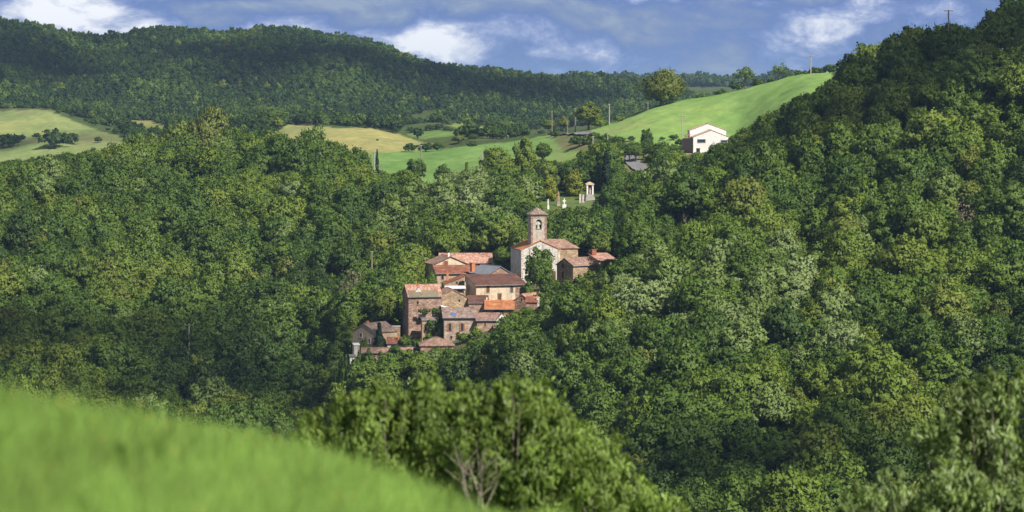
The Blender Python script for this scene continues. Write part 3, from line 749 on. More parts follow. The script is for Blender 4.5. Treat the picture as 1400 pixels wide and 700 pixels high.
def protos_of(vars_):
    out = []
    for v in vars_:
        c = next(o for o in COL.objects if o.data is v[0]); t = next(o for o in COL.objects if o.data is v[1])
        out.append((c, t))
    return out

def far_wood():
    rng = np.random.default_rng(12)
    A = hexgrid(-220, 1150, 1150, 2290, 5.2, rng)
    B = hexgrid(780, 1200, 3300, 4300, 11, rng)
    P = np.concatenate([A, B]); big = np.concatenate([np.zeros(len(A)), np.ones(len(B))]) > 0
    x, y = P.T; t = ground_t(x, y); z = ground_z(x, y); sx, sy = scr(x, y, z)
    ok = ((t > 14.0) & (t < 15.25)) | big & (t > 15.4) & (t < 16.05)
    ok |= (sx > 165) & (sx < 720) & (t > 12.05) & (t <= 14.0) & (smoothnoise(x, y, 120, 44) > np.where((sx > 545) & (t < 13.7), 0.55, -0.75))
    ok |= (sx > -220) & (sx < 400) & (t > 12.75) & (t <= 14.0)
    ok |= (sx > 165) & (sx < 390) & (t > 11) & (t <= 12.1)
    for poly, y0, y1, c in FIELDS: 
        for dy in (0, -5):
            ok &= ~(inpoly(sx, sy + dy, poly) & (y > y0) & (y < y1))
    ok &= ~inpoly(sx, sy, [(600, 150), (610, 158), (590, 170), (560, 172), (556, 160)])
    x, y, z, sx, sy, big, t = [a[ok] for a in (x, y, z, sx, sy, big, t)]
    n = len(x); var = rng.integers(0, NFAR, n)
    sc = rng.uniform(0.42, 0.95, n) * np.where(big, 1.9, 1.0) * np.where(t < 14, .85, 1)
    tint = np.clip(0.14 + 0.19 * smoothnoise(x, y, 90, 3) + rng.normal(size=n) * 0.10, 0.0, 1)
    tint = np.where(rng.uniform(size=n) < 0.05, rng.uniform(.5, .7, n), tint)
    return x, y, z - .3, var, sc, sc * rng.uniform(.85, 1.2, n), rng.uniform(0, 6.28, n), tint
# ------------------------------------------------------------------ village
ST_TAN = stone_mat('tan_stone', (0.34, 0.25, 0.165), (0.45, 0.34, 0.23), (0.55, 0.435, 0.31))
ST_BROWN = stone_mat('brown_stone', (0.27, 0.18, 0.14), (0.37, 0.255, 0.20), (0.47, 0.34, 0.27))
ST_GREY = stone_mat('grey_stone', (0.32, 0.255, 0.21), (0.44, 0.355, 0.295), (0.54, 0.445, 0.375))
ST_PINK = stone_mat('pink_stone', (0.33, 0.22, 0.165), (0.42, 0.29, 0.22), (0.50, 0.37, 0.29))
ST_WHITE = stone_mat('pale_stone', (0.52, 0.45, 0.39), (0.62, 0.54, 0.47), (0.70, 0.62, 0.55))
PL_CREAM = surf('cream_render', [(0.3, (0.42, 0.32, 0.22)), (0.5, (0.62, 0.50, 0.36)), (0.7, (0.70, 0.58, 0.43))], scale=0.7, bump=0.2, streak=((0.34, 0.25, 0.18), 0.56, 0.72))
PL_PALE = surf('pale_render', [(0.3, (0.40, 0.37, 0.33)), (0.52, (0.60, 0.565, 0.51)), (0.72, (0.70, 0.665, 0.61))], scale=0.8, bump=0.25, streak=((0.30, 0.265, 0.235), 0.52, 0.70))
PL_WHITE = surf('white_render', [(0.3, (0.66, 0.63, 0.60)), (0.7, (0.80, 0.78, 0.75))], scale=0.6, bump=0.1)
PL_OCHRE = surf('ochre_render', [(0.3, (0.36, 0.27, 0.18)), (0.7, (0.50, 0.39, 0.27))], scale=0.8, bump=0.2)
_tiles = {'pink': ((0.30, 0.135, 0.085), (0.44, 0.22, 0.15), (0.56, 0.33, 0.25)), 'red': ((0.21, 0.075, 0.045), (0.28, 0.11, 0.065), (0.36, 0.16, 0.10)),
          'brown': ((0.115, 0.055, 0.042), (0.15, 0.073, 0.055), (0.19, 0.10, 0.075)), 'orange': ((0.40, 0.15, 0.065), (0.50, 0.20, 0.085), (0.56, 0.27, 0.13)),
          'pale': ((0.42, 0.27, 0.20), (0.52, 0.36, 0.28), (0.60, 0.45, 0.37)), 'grey': ((0.17, 0.125, 0.105), (0.25, 0.18, 0.15), (0.33, 0.25, 0.21)), 'dusty': ((0.24, 0.14, 0.105), (0.31, 0.19, 0.145), (0.39, 0.26, 0.20))}
_pale = {'pale': .6, 'pink': .58, 'red': .80, 'brown': .85, 'orange': .75, 'grey': .66, 'dusty': .66}
TILE = {}
def tile(k, axis):
    if (k, axis) not in TILE:
        a, b, c = _tiles[k]; TILE[(k, axis)] = tile_mat(f'{k}_tiles_{axis}', a, b, c, axis, pale_amt=_pale[k])
    return TILE[(k, axis)]
SLATE = surf('slate', [(0.3, (0.16, 0.17, 0.20)), (0.7, (0.25, 0.265, 0.30))], scale=0.8, bump=0.3, rough=0.6)
MOSS = surf('mossy_tiles', [(0.3, (0.15, 0.13, 0.075)), (0.7, (0.25, 0.21, 0.14))], scale=1.6, bump=0.5)
DARK = surf('dark_opening', [(0.3, (0.012, 0.011, 0.010)), (0.7, (0.02, 0.018, 0.016))], bump=0)  # flat near-black sheet paints the shade inside open windows and doorways
GLASS = surf('window_glass', [(0.3, (0.03, 0.035, 0.045)), (0.7, (0.05, 0.055, 0.07))], bump=0, rough=0.12)
WOOD_BROWN = surf('brown_wood', [(0.3, (0.10, 0.05, 0.028)), (0.7, (0.17, 0.09, 0.05))], scale=3, vec_scale=(4, 4, .5))
WOOD_OCHRE = surf('ochre_shutters', [(0.3, (0.26, 0.125, 0.05)), (0.7, (0.35, 0.18, 0.075))], scale=3, vec_scale=(4, 4, .5))
WOOD_RED = surf('burgundy_shutters', [(0.3, (0.13, 0.012, 0.022)), (0.7, (0.19, 0.02, 0.035))], scale=3)
WOOD_GREY = surf('weathered_boards_wall_shade', [(0.3, (0.13, 0.12, 0.12)), (0.7, (0.23, 0.215, 0.21))], scale=2, vec_scale=(5, 5, .4))  # weathered wood; also paints the shade on the white house's left wall
BRICK = stone_mat('red_brick', (0.26, 0.09, 0.055), (0.34, 0.13, 0.08), (0.42, 0.18, 0.12), 0.25, 0.08)
TERRA = surf('terracotta', [(0.3, (0.44, 0.16, 0.075)), (0.7, (0.56, 0.24, 0.12))], scale=2)
ZINC = surf('zinc', [(0.3, (0.20, 0.21, 0.23)), (0.7, (0.30, 0.31, 0.33))], scale=1, rough=0.5)
WHITEP = surf('white_paint', [(0.3, (0.68, 0.67, 0.65)), (0.7, (0.80, 0.79, 0.78))], scale=1.5)
BLUEP = surf('blue_panel', [(0.3, (0.05, 0.13, 0.36)), (0.7, (0.08, 0.18, 0.44))], scale=1.5, rough=0.4)
CONC = surf('concrete', [(0.3, (0.30, 0.28, 0.25)), (0.7, (0.44, 0.41, 0.37))], scale=1.5)
BRONZE = surf('bell_bronze', [(0.3, (0.30, 0.30, 0.27)), (0.7, (0.48, 0.48, 0.45))], scale=2, rough=0.5)
POLEW = surf('pole_wood', [(0.3, (0.20, 0.15, 0.115)), (0.7, (0.31, 0.25, 0.20))], scale=2, vec_scale=(5, 5, .4))

def house(name, label, px, eave, Y, wpx, h, d, rot, roof, rise=1.5, wall=None, tiles='red', over=0.35, cat='house', into=None, t=0.16, rf=0.5, drop=0.0, foot=3.0, roofmat=None, hipend=None, ridge=True):
    th = math.radians(rot); w = wpx * K * Y / math.cos(th)
    loc = at(px, eave, Y); loc.z -= h
    if into is None:
        root = empty(name, loc, th); tag(root, label, cat); off = None
    else:
        root = into; rel = Matrix.Rotation(-root.rotation_euler.z, 4, 'Z') @ (loc - Vector(root.location)).to_4d()
        off = (Vector((rel.x, rel.y, rel.z)), th - root.rotation_euler.z)
    c = loc + Vector((math.cos(th) * w / 2 - math.sin(th) * d / 2, math.sin(th) * w / 2 + math.cos(th) * d / 2, 0))
    r = min(w, d) / 2
    for k in range(3):
        f = (k - 1) * (max(w, d) - 2 * r) / 2
        dx, dy = (math.cos(th) * f, math.sin(th) * f) if w > d else (-math.sin(th) * f, math.cos(th) * f)
        EXCL.append((c.x + dx, c.y + dy, r + .6))
    def put(o):
        if off: o.location = off[0]; o.rotation_euler = (0, 0, off[1])
        return o
    wb = MB(); rb = MB(); f = -foot; ax = 'x'; rt = tile(tiles, 'x') if roofmat is None else roofmat
    if roof == 'x':
        s = rise / (d * rf); s2 = (rise + drop) / (d * (1 - rf)); yr = d * rf
        wb.prism([(0, f), (d, f), (d, h - drop), (yr, h + rise), (0, h)], 'x', 0, w)
        rb.prism([(-over, h - s * over), (yr, h + rise + .01), (d + over, h - drop - s2 * over), (d + over, h - drop - s2 * over + t), (yr, h + rise + t), (-over, h - s * over + t)], 'x', -over * .8, w + over * .8)
        rg = [(-over * .8, yr, h + rise + t), (w + over * .8, yr, h + rise + t)]
    elif roof == 'y':
        ax = 'y'; rt = tile(tiles, 'y') if roofmat is None else roofmat
        s = rise / (w * rf); s2 = (rise + drop) / (w * (1 - rf)); xr = w * rf
        wb.prism([(0, f), (w, f), (w, h - drop), (xr, h + rise), (0, h)], 'y', 0, d)
        rb.prism([(-over, h - s * over), (xr, h + rise + .01), (w + over, h - drop - s2 * over), (w + over, h - drop - s2 * over + t), (xr, h + rise + t), (-over, h - s * over + t)], 'y', -over * .8, d + over * .8)
        rg = [(xr, -over * .8, h + rise + t), (xr, d + over * .8, h + rise + t)]
    elif roof == 'front':
        s = rise / d; ridge = False
        wb.prism([(0, f), (d, f), (d, h + rise), (0, h)], 'x', 0, w)
        rb.prism([(-over, h - s * over), (d + over, h + rise + s * over), (d + over, h + rise + s * over + t), (-over, h - s * over + t)], 'x', -over * .8, w + over * .8)
    elif roof in ('left', 'right'):
        a, b = (h, h + rise) if roof == 'left' else (h, h - rise); s = (b - a) / w; ridge = False
        rt = tile(tiles, 'y') if roofmat is None else roofmat
        wb.prism([(0, f), (w, f), (w, b), (0, a)], 'y', 0, d)
        rb.prism([(-over, a - s * over), (w + over, b + s * over), (w + over, b + s * over + t), (-over, a - s * over + t)], 'y', -over * .8, d + over * .8)
    elif roof in ('hip', 'pyr'):
        wb.box(0, w, 0, d, f, h); o_ = over; e = (w / 2 if roof == 'pyr' else min(d / 2, w * .45)); ridge = False
        vs = [(-o_, -o_, h), (w + o_, -o_, h), (w + o_, d + o_, h), (-o_, d + o_, h), (-o_, -o_, h + t), (w + o_, -o_, h + t), (w + o_, d + o_, h + t), (-o_, d + o_, h + t), (e, d / 2, h + rise + t), (w - e + .001, d / 2, h + rise + t)]
        rb.add(vs, [(3, 2, 1, 0), (0, 1, 5, 4), (1, 2, 6, 5), (2, 3, 7, 6), (3, 0, 4, 7), (4, 5, 9, 8), (6, 7, 8, 9), (5, 6, 9), (7, 4, 8)])
    W = put(wb.build('wall', wall or ST_TAN, root)); Rf = put(rb.build('roof', rt, root))
    if ridge and roof in ('x', 'y'):
        mb = MB(); n = max(4, int((w if roof == 'x' else d) / .9)); a, b = Vector(rg[0]), Vector(rg[1])
        for i in range(n):
            p, q_ = a.lerp(b, i / n), a.lerp(b, (i + 1.04) / n)
            mb.tube([p, q_], [.13, .10], 6)
        mb.build('ridge_tiles', rt, Rf)
    if roof in ('x', 'front') and wpx > 15:
        MB().box(-over * .8, w + over * .8, -over - .13, -over - .002, h - s * over - .02, h - s * over + .11).build('gutter', ZINC, Rf)
    return dict(root=root, wall=W, roof=Rf, w=w, d=d, h=h, px=px, Y=Y, eave=eave, off=off, th=th)

def fmap(H, face):
    w, d = H['w'], H['d']
    if face == 'front': return lambda u, v, n: (u, -n, v)
    if face == 'left': return lambda u, v, n: (-n, u, v)
    if face == 'right': return lambda u, v, n: (w + n, u, v)

def fbox(mb, F, u0, u1, v0, v1, n0, n1):
    vs = [F(u, v, n) for (u, v, n) in ((u0, v0, n0), (u1, v0, n0), (u1, v1, n0), (u0, v1, n0), (u0, v0, n1), (u1, v0, n1), (u1, v1, n1), (u0, v1, n1))]
    mb.add(vs, [(0, 3, 2, 1), (4, 5, 6, 7), (0, 1, 5, 4), (1, 2, 6, 5), (2, 3, 7, 6), (3, 0, 4, 7)])

def opening(H, face, px, top, bottom, wpx, pane=None, frame=None, shutters=None, name='window', sill=True, arch=False, closed=False, u=None):
    """a framed opening given by its photo rows; on the left face px runs back along the wall"""
    m = K * H['Y']; F = fmap(H, face)
    if face == 'front': uc = (px - H['px']) * m / math.cos(H['th']); wd = wpx * m / math.cos(H['th'])
    else: uc = (H['px'] - px) * m / max(.2, abs(math.sin(H['th']))); wd = wpx * m / max(.3, abs(math.sin(H['th'])))
    if u is not None: uc = u * (H['w'] if face == 'front' else H['d'])
    v1 = H['h'] + (H['eave'] - top) * m; v0 = H['h'] + (H['eave'] - bottom) * m
    fr = MB(); k = .14
    fbox(fr, F, uc - wd / 2 - k, uc - wd / 2, v0 - k, v1 + k, 0.003, .07); fbox(fr, F, uc + wd / 2, uc + wd / 2 + k, v0 - k, v1 + k, 0.003, .07)
    fbox(fr, F, uc - wd / 2, uc + wd / 2, v1, v1 + k, 0.003, .075)
    if sill: fbox(fr, F, uc - wd / 2, uc + wd / 2, v0 - k, v0, 0.003, .12)
    par = fr.build(name, frame or ST_GREY, H['root'])
    pb = MB()
    if arch:
        n = 9; pts = [(uc - wd / 2, v0), (uc + wd / 2, v0)] + [(uc + wd / 2 * math.cos(math.pi * i / (n - 1)), v1 - wd * .45 + wd * .45 * math.sin(math.pi * i / (n - 1))) for i in range(n)]
        vs = [F(a, b, .012) for a, b in pts]; pb.add(vs, [tuple(range(len(vs)))])
    else: fbox(pb, F, uc - wd / 2, uc + wd / 2, v0, v1, 0.004, .012)
    pb.build('pane' if name == 'window' else 'leaf', pane or GLASS, par)
    obs = [par] + list(par.children)
    if shutters:
        for sgn in ((-1, 1) if not closed else (0,)):
            sb = MB()
            if sgn == 0: fbox(sb, F, uc - wd / 2, uc + wd / 2, v0, v1, .02, .06)
            else: fbox(sb, F, uc + sgn * (wd / 2 + wd * .3) - wd * .27, uc + sgn * (wd / 2 + wd * .3) + wd * .27, v0, v1, .08, .13)
            obs.append(sb.build('shutter', shutters, par))
    if H['off']:
        par.location = H['off'][0]; par.rotation_euler = (0, 0, H['off'][1])
    return par

def chimney(H, px, top, bottom, wpx, yl, mat=TERRA, pot=True):
    m = K * H['Y']; x = (px - H['px']) * m; w = wpx * m / 2
    v1 = H['h'] + (H['eave'] - top) * m; v0 = H['h'] + (H['eave'] - bottom) * m
    mb = MB().box(x - w, x + w, yl - w, yl + w, v0 - 1.2, v1 - .12).box(x - w - .08, x + w + .08, yl - w - .08, yl + w + .08, v1 - .12 + .002, v1)
    c = mb.build('chimney', mat, H['roof'])
    if pot: MB().lathe([(w * .45, 0), (w * .4, .28), (0.01, .3)], 8, (x, yl, v1)).build('chimney_pot', TERRA, H['root']).parent = H['roof']
    return c

# --- the long barn with the cream gable at the top of the village
A2 = house('stone_barn', 'long stone barn under a mottled pink tile roof, topmost of the village on its left', 602, 359.2, 708, 71, 3.6, 7.2, 4, 'x', 1.95, ST_PINK, 'pink')
A1 = house('cream_house', 'cream gabled house with a small brick-filled window, joined to the long mottled-roof barn', 593.5, 361.5, 699, 45, 3.2, 10, 14, 'y', 1.75, PL_CREAM, 'dusty')
opening(A1, 'front', 609.3, 357.3, 363.5, 5.0, pane=BRICK, sill=False)
MB().box(3.6 * 1, 4.0, .8, 1.2, 4.5, 5.9).build('chimney', PL_WHITE, A1['roof'])
B = house('terrace_house', 'low tan house with a long plain red roof, just below the cream gable', 597, 374, 690, 57, 2.4, 6, 8, 'front', 1.45, PL_OCHRE, 'red')
opening(B, 'front', 605, 377, 382, 3, pane=DARK)
opening(B, 'front', 627, 377, 383, 3.5, pane=WOOD_BROWN)
S2 = house('slate_house', 'house with a blue-grey slate roof and rubble gable behind the brown roof', 668, 375.2, 684, 31, 3.4, 9, 30, 'y', 1.7, ST_BROWN, 'grey', roofmat=SLATE)
chimney(S2, 664, 360.5, 366, 5, 6.5, TERRA, False)
C = house('cream_barn', 'big cream-rendered barn under a broad plain brown roof in the village middle', 651, 390, 662, 67.5, 4.6, 9.0, 16, 'front', 1.75, PL_CREAM, 'brown', over=.45)
opening(C, 'front', 667, 391.2, 400, 3.6, pane=WOOD_BROWN, frame=ST_TAN)
opening(C, 'front', 699.5, 391.8, 400.3, 3.4, pane=WOOD_BROWN, frame=ZINC)
opening(C, 'left', 640, 393, 401, 4.2, pane=PL_OCHRE, name='door', sill=False)
mb = MB(); fbox(mb, fmap(C, 'front'), C['w'] * .80, C['w'] + .002, -2, C['h'] - .25, .004, .10); mb.build('quoin_wall', ST_BROWN, C['root'])
Dd = house('stone_shed', 'narrow stone shed with a red lean-to roof, left of the broad brown roof', 607, 388.3, 672, 28, 2.6, 5, 8, 'left', 1.75, ST_TAN, 'red', over=.25)
opening(Dd, 'front', 624.5, 385.2, 388.6, 2.2, pane=DARK, sill=False)
chimney(Dd, 614.3, 373, 384, 3.0, 3.5, TERRA, True)
Dl = house('cart_shed', 'open cart shed with a white sheet roof and dark mouth, between two stone gables', 611, 395, 664, 25, 1.5, 2.6, 8, 'front', .35, ST_TAN, 'grey', roofmat=WHITEP, over=.2, cat='shed')
opening(Dl, 'front', 629.5, 395.3, 400.5, 8, pane=DARK, frame=WOOD_BROWN, name='door', sill=False)  # no door leaf: dark sheet paints the unlit inside of the shed
E = house('gable_house', 'tan rubble house with a wide lopsided gable end and no windows', 603.5, 402.8, 652, 50, 3.6, 9, 10, 'y', 1.0, ST_TAN, 'dusty', rf=.31, drop=2.0, over=.2)
Br = house('low_outhouse', 'low outhouse with a dull red-brown roof below the cream barn wall', 641, 414.2, 650, 27, 1.6, 4.5, 3, 'front', 1.25, ST_PINK, 'brown', over=.2, cat='outhouse')
MB().tube([(4.05, 1.0, 1.0), (4.05, 1.0, 2.75)], [.17, .17], 8).build('flue', WHITEP, Br['roof'])
Fh = house('tower_house', 'tall narrow brown stone house with orange tiles over a mossy eave', 558.5, 405.3, 646, 44.5, 9.3, 6.9, 13, 'x', 2.25, ST_BROWN, 'pink', over=.3)
s_ = 2.25 / 3.45
mb = MB(); mb.prism([(-.42, 9.3 - s_ * .42 + .165), (1.55, 9.3 + s_ * 1.55 + .165), (1.55, 9.3 + s_ * 1.55 + .22), (-.42, 9.3 - s_ * .42 + .24)], 'x', .15, Fh['w'] - .5); mb.build('mossy_eave', MOSS, Fh['roof'])
dm = MB(); dm.prism([(1.7, 10.15), (3.1, 10.15), (3.1, 10.3), (2.4, 11.15), (1.7, 10.3)], 'y', .75, 2.2); dm.build('dormer', PL_PALE, Fh['roof'])
chimney(Fh, 573, 386, 390, 1.6, 3.4, TERRA, False)
opening(Fh, 'front', 577, 430, 437.5, 9, pane=GLASS, frame=WOOD_GREY)
opening(Fh, 'front', 592, 427.5, 434, 4, pane=GLASS, frame=ST_TAN)
Fx = house('stone_annex', 'low ivy-hung stone annex at the foot of the tall brown house', 577, 438, 641, 29, 4.2, 2.4, 8, 'front', .3, ST_TAN, 'grey', over=.12, cat='annex')
opening(Fx, 'front', 592, 450, 461, 5, pane=WOOD_BROWN, name='door', sill=False)
opening(Fx, 'front', 581.5, 447, 452, 2.6, pane=DARK)
G = house('pink_lean_to', 'little pink lean-to edged in white between the tall house and the arched-window house', 604, 419.3, 645, 17, 3.2, 3, 5, 'right', .75, ST_PINK, 'grey', over=.2, roofmat=WHITEP, cat='annex')
opening(G, 'front', 612, 427, 430, 2.4, pane=DARK)
H_ = house('shuttered_house', 'grey-pink stone house with two ochre-shuttered arched windows', 607, 433.2, 638, 43, 5.4, 6, 6, 'x', 1.65, ST_GREY, 'grey', over=.45)
for p_ in (614.8, 631.7): opening(H_, 'front', p_, 442.3, 452.8, 3.4, pane=GLASS, shutters=WOOD_OCHRE, arch=True, frame=ST_PINK)
opening(H_, 'front', 626, 454.5, 464, 5, pane=DARK, arch=True, name='door', sill=False, frame=ST_PINK)
opening(H_, 'front', 617, 459.5, 463.5, 3, pane=DARK)
mb = MB(); sl_ = 1.65 / 3; mb.prism([(.2, 5.4 + sl_ * .2 + .165), (1.0, 5.4 + sl_ * 1.0 + .165), (1.0, 5.4 + sl_ * 1 + .23), (.2, 5.4 + sl_ * .2 + .23)], 'x', 1.55, 2.7); mb.build('skylight', BLUEP, H_['roof'])
J = house('stone_outbuilding', 'stone outbuilding with a faded pinkish roof, right of the shuttered house', 652, 438, 637, 32, 3.4, 4.2, 4, 'front', 1.15, ST_PINK, 'dusty', cat='outbuilding')
Jw = house('white_gable_shed', 'small shed with a bright white pointed gable among the trees below the orange roof', 679, 437.5, 632, 14, 1.6, 2.5, 2, 'y', 1.3, PL_WHITE, 'dusty', over=.05, t=.08, cat='shed')
I_ = house('orange_roof_house', 'low house with the brightest orange tile roof in the village', 664.5, 422.2, 645, 37, 2.4, 5, 0, 'front', 1.35, ST_BROWN, 'orange', over=.5)
opening(I_, 'front', 682, 424.5, 429, 12, pane=DARK, frame=WOOD_BROWN)
Kh = house('corner_house', 'rubble house with a gable and pinkish roof at the right end of the lower village', 700, 413, 650, 28, 4.0, 8.2, -28, 'y', 1.75, ST_BROWN, 'pink', over=.3)
K2 = house('lean_to', 'lean-to with a red roof and pale chimney against the corner gable house', 719, 413, 640, 15, 2.2, 2.8, -6, 'front', .85, ST_BROWN, 'red', over=.3, cat='annex')
chimney(K2, 735, 406.5, 412, 3.6, 1.2, PL_PALE, False)
L_ = house('cottage', 'small ochre cottage with a grey roof and orange chimney, lowest left in the village', 482, 452.5, 646, 33, 4.4, 7.0, -40, 'y', 1.7, PL_OCHRE, 'grey', over=.25)
MB().box(3.2, 3.75, .8, 1.35, 5.6, 6.75).build('chimney', TERRA, L_['roof'])
M_ = house('garden_outhouse', 'tiny white-walled outhouse with a red roof and slim chimney beside the spruce', 529.5, 469, 640, 21, 1.7, 3, 0, 'front', .85, PL_PALE, 'red', over=.3, cat='outhouse')
chimney(M_, 544.6, 458.6, 464, 1.9, 1.5, TERRA, True)
N_ = house('long_shed', 'long low shed with a worn red-brown roof at the foot of the village', 494.5, 482, 634, 69, 1.9, 3.2, 0, 'x', .8, ST_BROWN, 'dusty', over=.25, cat='shed')
O_ = house('hipped_outbuilding', 'outbuilding with a low pinkish hipped roof below the shuttered house', 575, 473.2, 630, 45, 2.2, 7, 4, 'hip', 1.6, ST_BROWN, 'dusty', cat='outbuilding')
P_ = house('white_outhouse', 'narrow white outhouse standing out from the trees at the village foot', 484, 472.2, 634, 7.5, 2.6, 2.2, 10, 'front', .2, PL_PALE, 'grey', over=.15, cat='outhouse', roofmat=WHITEP)
P2 = house('white_cabin', 'little white cabin with a flat dark roof below the white outhouse', 478.5, 487.5, 630, 7, 1.9, 2, 6, 'front', .15, PL_WHITE, 'grey', over=.25, cat='cabin', roofmat=WOOD_GREY)
W1 = house('garden_wall', 'ochre garden wall with a terrace top between the cottage and the tall house', 533, 447, 648, 14, 2.6, .5, 0, 'front', .1, ST_TAN, 'grey', over=.08, cat='wall', roofmat=CONC)

opening(E, 'front', 628, 409.5, 413, 2.4, pane=DARK, sill=False)
opening(J, 'front', 663, 441, 446, 3, pane=WOOD_BROWN)
opening(Kh, 'front', 713, 407, 411, 2.6, pane=DARK, frame=ST_PINK)
opening(L_, 'front', 494, 455, 460, 3, pane=GLASS, frame=PL_PALE)
opening(L_, 'front', 506, 462, 468, 3, pane=WOOD_BROWN, frame=PL_PALE)
opening(A2, 'front', 655, 361, 364.5, 2.6, pane=DARK)
opening(A2, 'front', 667, 361, 364.5, 2.6, pane=WOOD_BROWN)
opening(Fh, 'front', 571, 412, 416, 2.4, pane=DARK, frame=ST_PINK)
opening(Fh, 'left', 553, 420, 425, 2.0, pane=DARK, frame=ST_PINK)
opening(C, 'front', 683, 402, 411, 4.5, pane=WOOD_BROWN, frame=ST_TAN, name='door', sill=False)
opening(N_, 'front', 540, 484, 488, 3, pane=DARK)

# --- church
TOWERM = surf('tower_render', [(0.3, (0.36, 0.30, 0.245)), (0.55, (0.50, 0.43, 0.355)), (0.75, (0.58, 0.51, 0.43))], scale=0.9, bump=0.25, streak=((0.27, 0.22, 0.19), 0.55, 0.72))
def church():
    Y = 690
    Hh = house('church', 'pale village church with a square bell tower over its gable', 712.5, 341.5, Y, 53, 8.8, 12, 12, 'y', 2.05, PL_PALE, 'orange', over=.25, cat='church')
    root = Hh['root']; w = Hh['w']
    for qa, qb in ((-.02, .45), (w - .45, w + .02)):
        mb = MB(); fbox(mb, fmap(Hh, 'front'), qa, qb, -2, 8.7, .004, .16); mb.build('corner_pilaster', ST_WHITE, root)
    mb = MB(); fbox(mb, fmap(Hh, 'front'), 2.0, 2.35, -2, 9.2, .004, .22); mb.build('buttress', ST_WHITE, root)
    opening(Hh, 'front', 726, 358, 366, 3, pane=GLASS, arch=True, frame=ST_WHITE)
    opening(Hh, 'front', 757, 371, 384, 5.5, pane=WOOD_BROWN, arch=True, name='door', sill=False, frame=ST_WHITE)
    cd = MB().lathe([(0.01, 0), (.42, 0), (.42, .1), (.01, .1)], 14).build('wall_plaque', WHITEP, root); cd.rotation_euler = (0, -math.pi / 2, 0); cd.location = (-.01, 4.0, 3.4)
    # transept on the right, hipped
    x0 = w - .1; tw = 5.0; y0 = 1.9; d = 7.0; h = 8.9; rs = 2.0; o = .3; t = .16
    MB().box(x0, x0 + tw, y0, y0 + d, -3, h).build('transept_wall', ST_TAN, root)
    vs = [(x0 - 4.4, y0 - o, h), (x0 + tw + o, y0 - o, h), (x0 + tw + o, y0 + d + o, h), (x0 - 4.4, y0 + d + o, h)]
    vs += [(a, b, c + t) for a, b, c in vs] + [(x0 - 4.4, y0 + d / 2, h + rs + t), (x0 + tw - 2.6, y0 + d / 2, h + rs + t)]
    MB().add(vs, [(3, 2, 1, 0), (0, 1, 5, 4), (1, 2, 6, 5), (2, 3, 7, 6), (3, 0, 4, 7), (4, 5, 9, 8), (6, 7, 8, 9), (5, 6, 9), (7, 4, 8)]).build('transept_roof', tile('dusty', 'x'), root)
    EXCL.append((11.5, 697, 5.0)); EXCL.append((15, 699, 4.0))
    # bell tower
    s = 3.75; xc = w / 2 - .25; tx0, tx1 = xc - s / 2, xc + s / 2; ty0 = .75; ty1 = ty0 + s; z0 = 9.2; z1 = 8.8 + (341.5 - 295.3) * K * Y; aw = .72; az0 = 8.8 + (341.5 - 314.3) * K * Y; az1 = 8.8 + (341.5 - 304.5) * K * Y
    # the four faces are pierced by the belfry arch (front and back): build piers, sill and arched head
    mb = MB()
    for y in (ty0, ty1 - .55):
        mb.box(tx0, xc - aw, y, y + .55, z0, z1); mb.box(xc + aw, tx1, y, y + .55, z0, z1); mb.box(xc - aw, xc + aw, y, y + .55, z0, az0)
        n = 10; arc = [(xc + aw * math.cos(math.pi * i / n), az1 + aw * math.sin(math.pi * i / n)) for i in range(n + 1)]
        mb.prism(arc + [(xc - aw, z1), (xc + aw, z1)], 'y', y, y + .55)
    mb.box(tx0, tx0 + .55, ty0 + .55, ty1 - .55, z0, z1); mb.box(tx1 - .55, tx1, ty0 + .55, ty1 - .55, z0, z1)
    mb.box(tx0 + .55, tx1 - .55, ty0 + .55, ty1 - .55, z0, az0 - .35)
    tw_ = mb.build('bell_tower', TOWERM, root)
    for xa in (tx0 - .06, tx1 - .5):
        mb = MB()
        for i in range(13):
            zz = z0 + .2 + i * (z1 - z0 - .4) / 13; ww = .56 if i % 2 else .42
            a = xa if xa < xc else xa + .56 - ww
            mb.box(a, a + ww, ty0 - .06, ty0 + .5, zz, zz + (z1 - z0 - .4) / 13 - .03)
        mb.build('quoin_stack', ST_BROWN, tw_)
    MB().box(tx0 - .08, tx1 + .08, ty0 - .08, ty1 + .08, z1 - .5, z1 - .3).build('string_course', ST_GREY, tw_)
    MB().box(tx0 - .22, tx1 + .22, ty0 - .22, ty1 + .22, z1 + .002, z1 + .22).build('cornice', ST_GREY, tw_)
    MB().box(tx0 - .05, xc - aw - .05, ty0 - .07, ty0 + .02, az1 - .12, az1 + .06).build('string_course', ST_GREY, tw_)
    MB().box(xc + aw + .05, tx1 + .05, ty0 - .07, ty0 + .02, az1 - .12, az1 + .06).build('string_course', ST_GREY, tw_)
    MB().box(tx0 + .1, tx1 - .1, ty0 - .1, ty0 + .02, z0 + .1, z0 + .75).build('sill_course', ST_GREY, tw_)
    zr = z1 + .222; e = .42
    MB().add([(tx0 - e, ty0 - e, zr), (tx1 + e, ty0 - e, zr), (tx1 + e, ty1 + e, zr), (tx0 - e, ty1 + e, zr), (tx0 - e, ty0 - e, zr + .12), (tx1 + e, ty0 - e, zr + .12), (tx1 + e, ty1 + e, zr + .12), (tx0 - e, ty1 + e, zr + .12), (xc, (ty0 + ty1) / 2, zr + 1.75)],
             [(3, 2, 1, 0), (0, 1, 5, 4), (1, 2, 6, 5), (2, 3, 7, 6), (3, 0, 4, 7), (4, 5, 8), (5, 6, 8), (6, 7, 8), (7, 4, 8)]).build('spire_roof', tile('grey', 'x'), tw_)
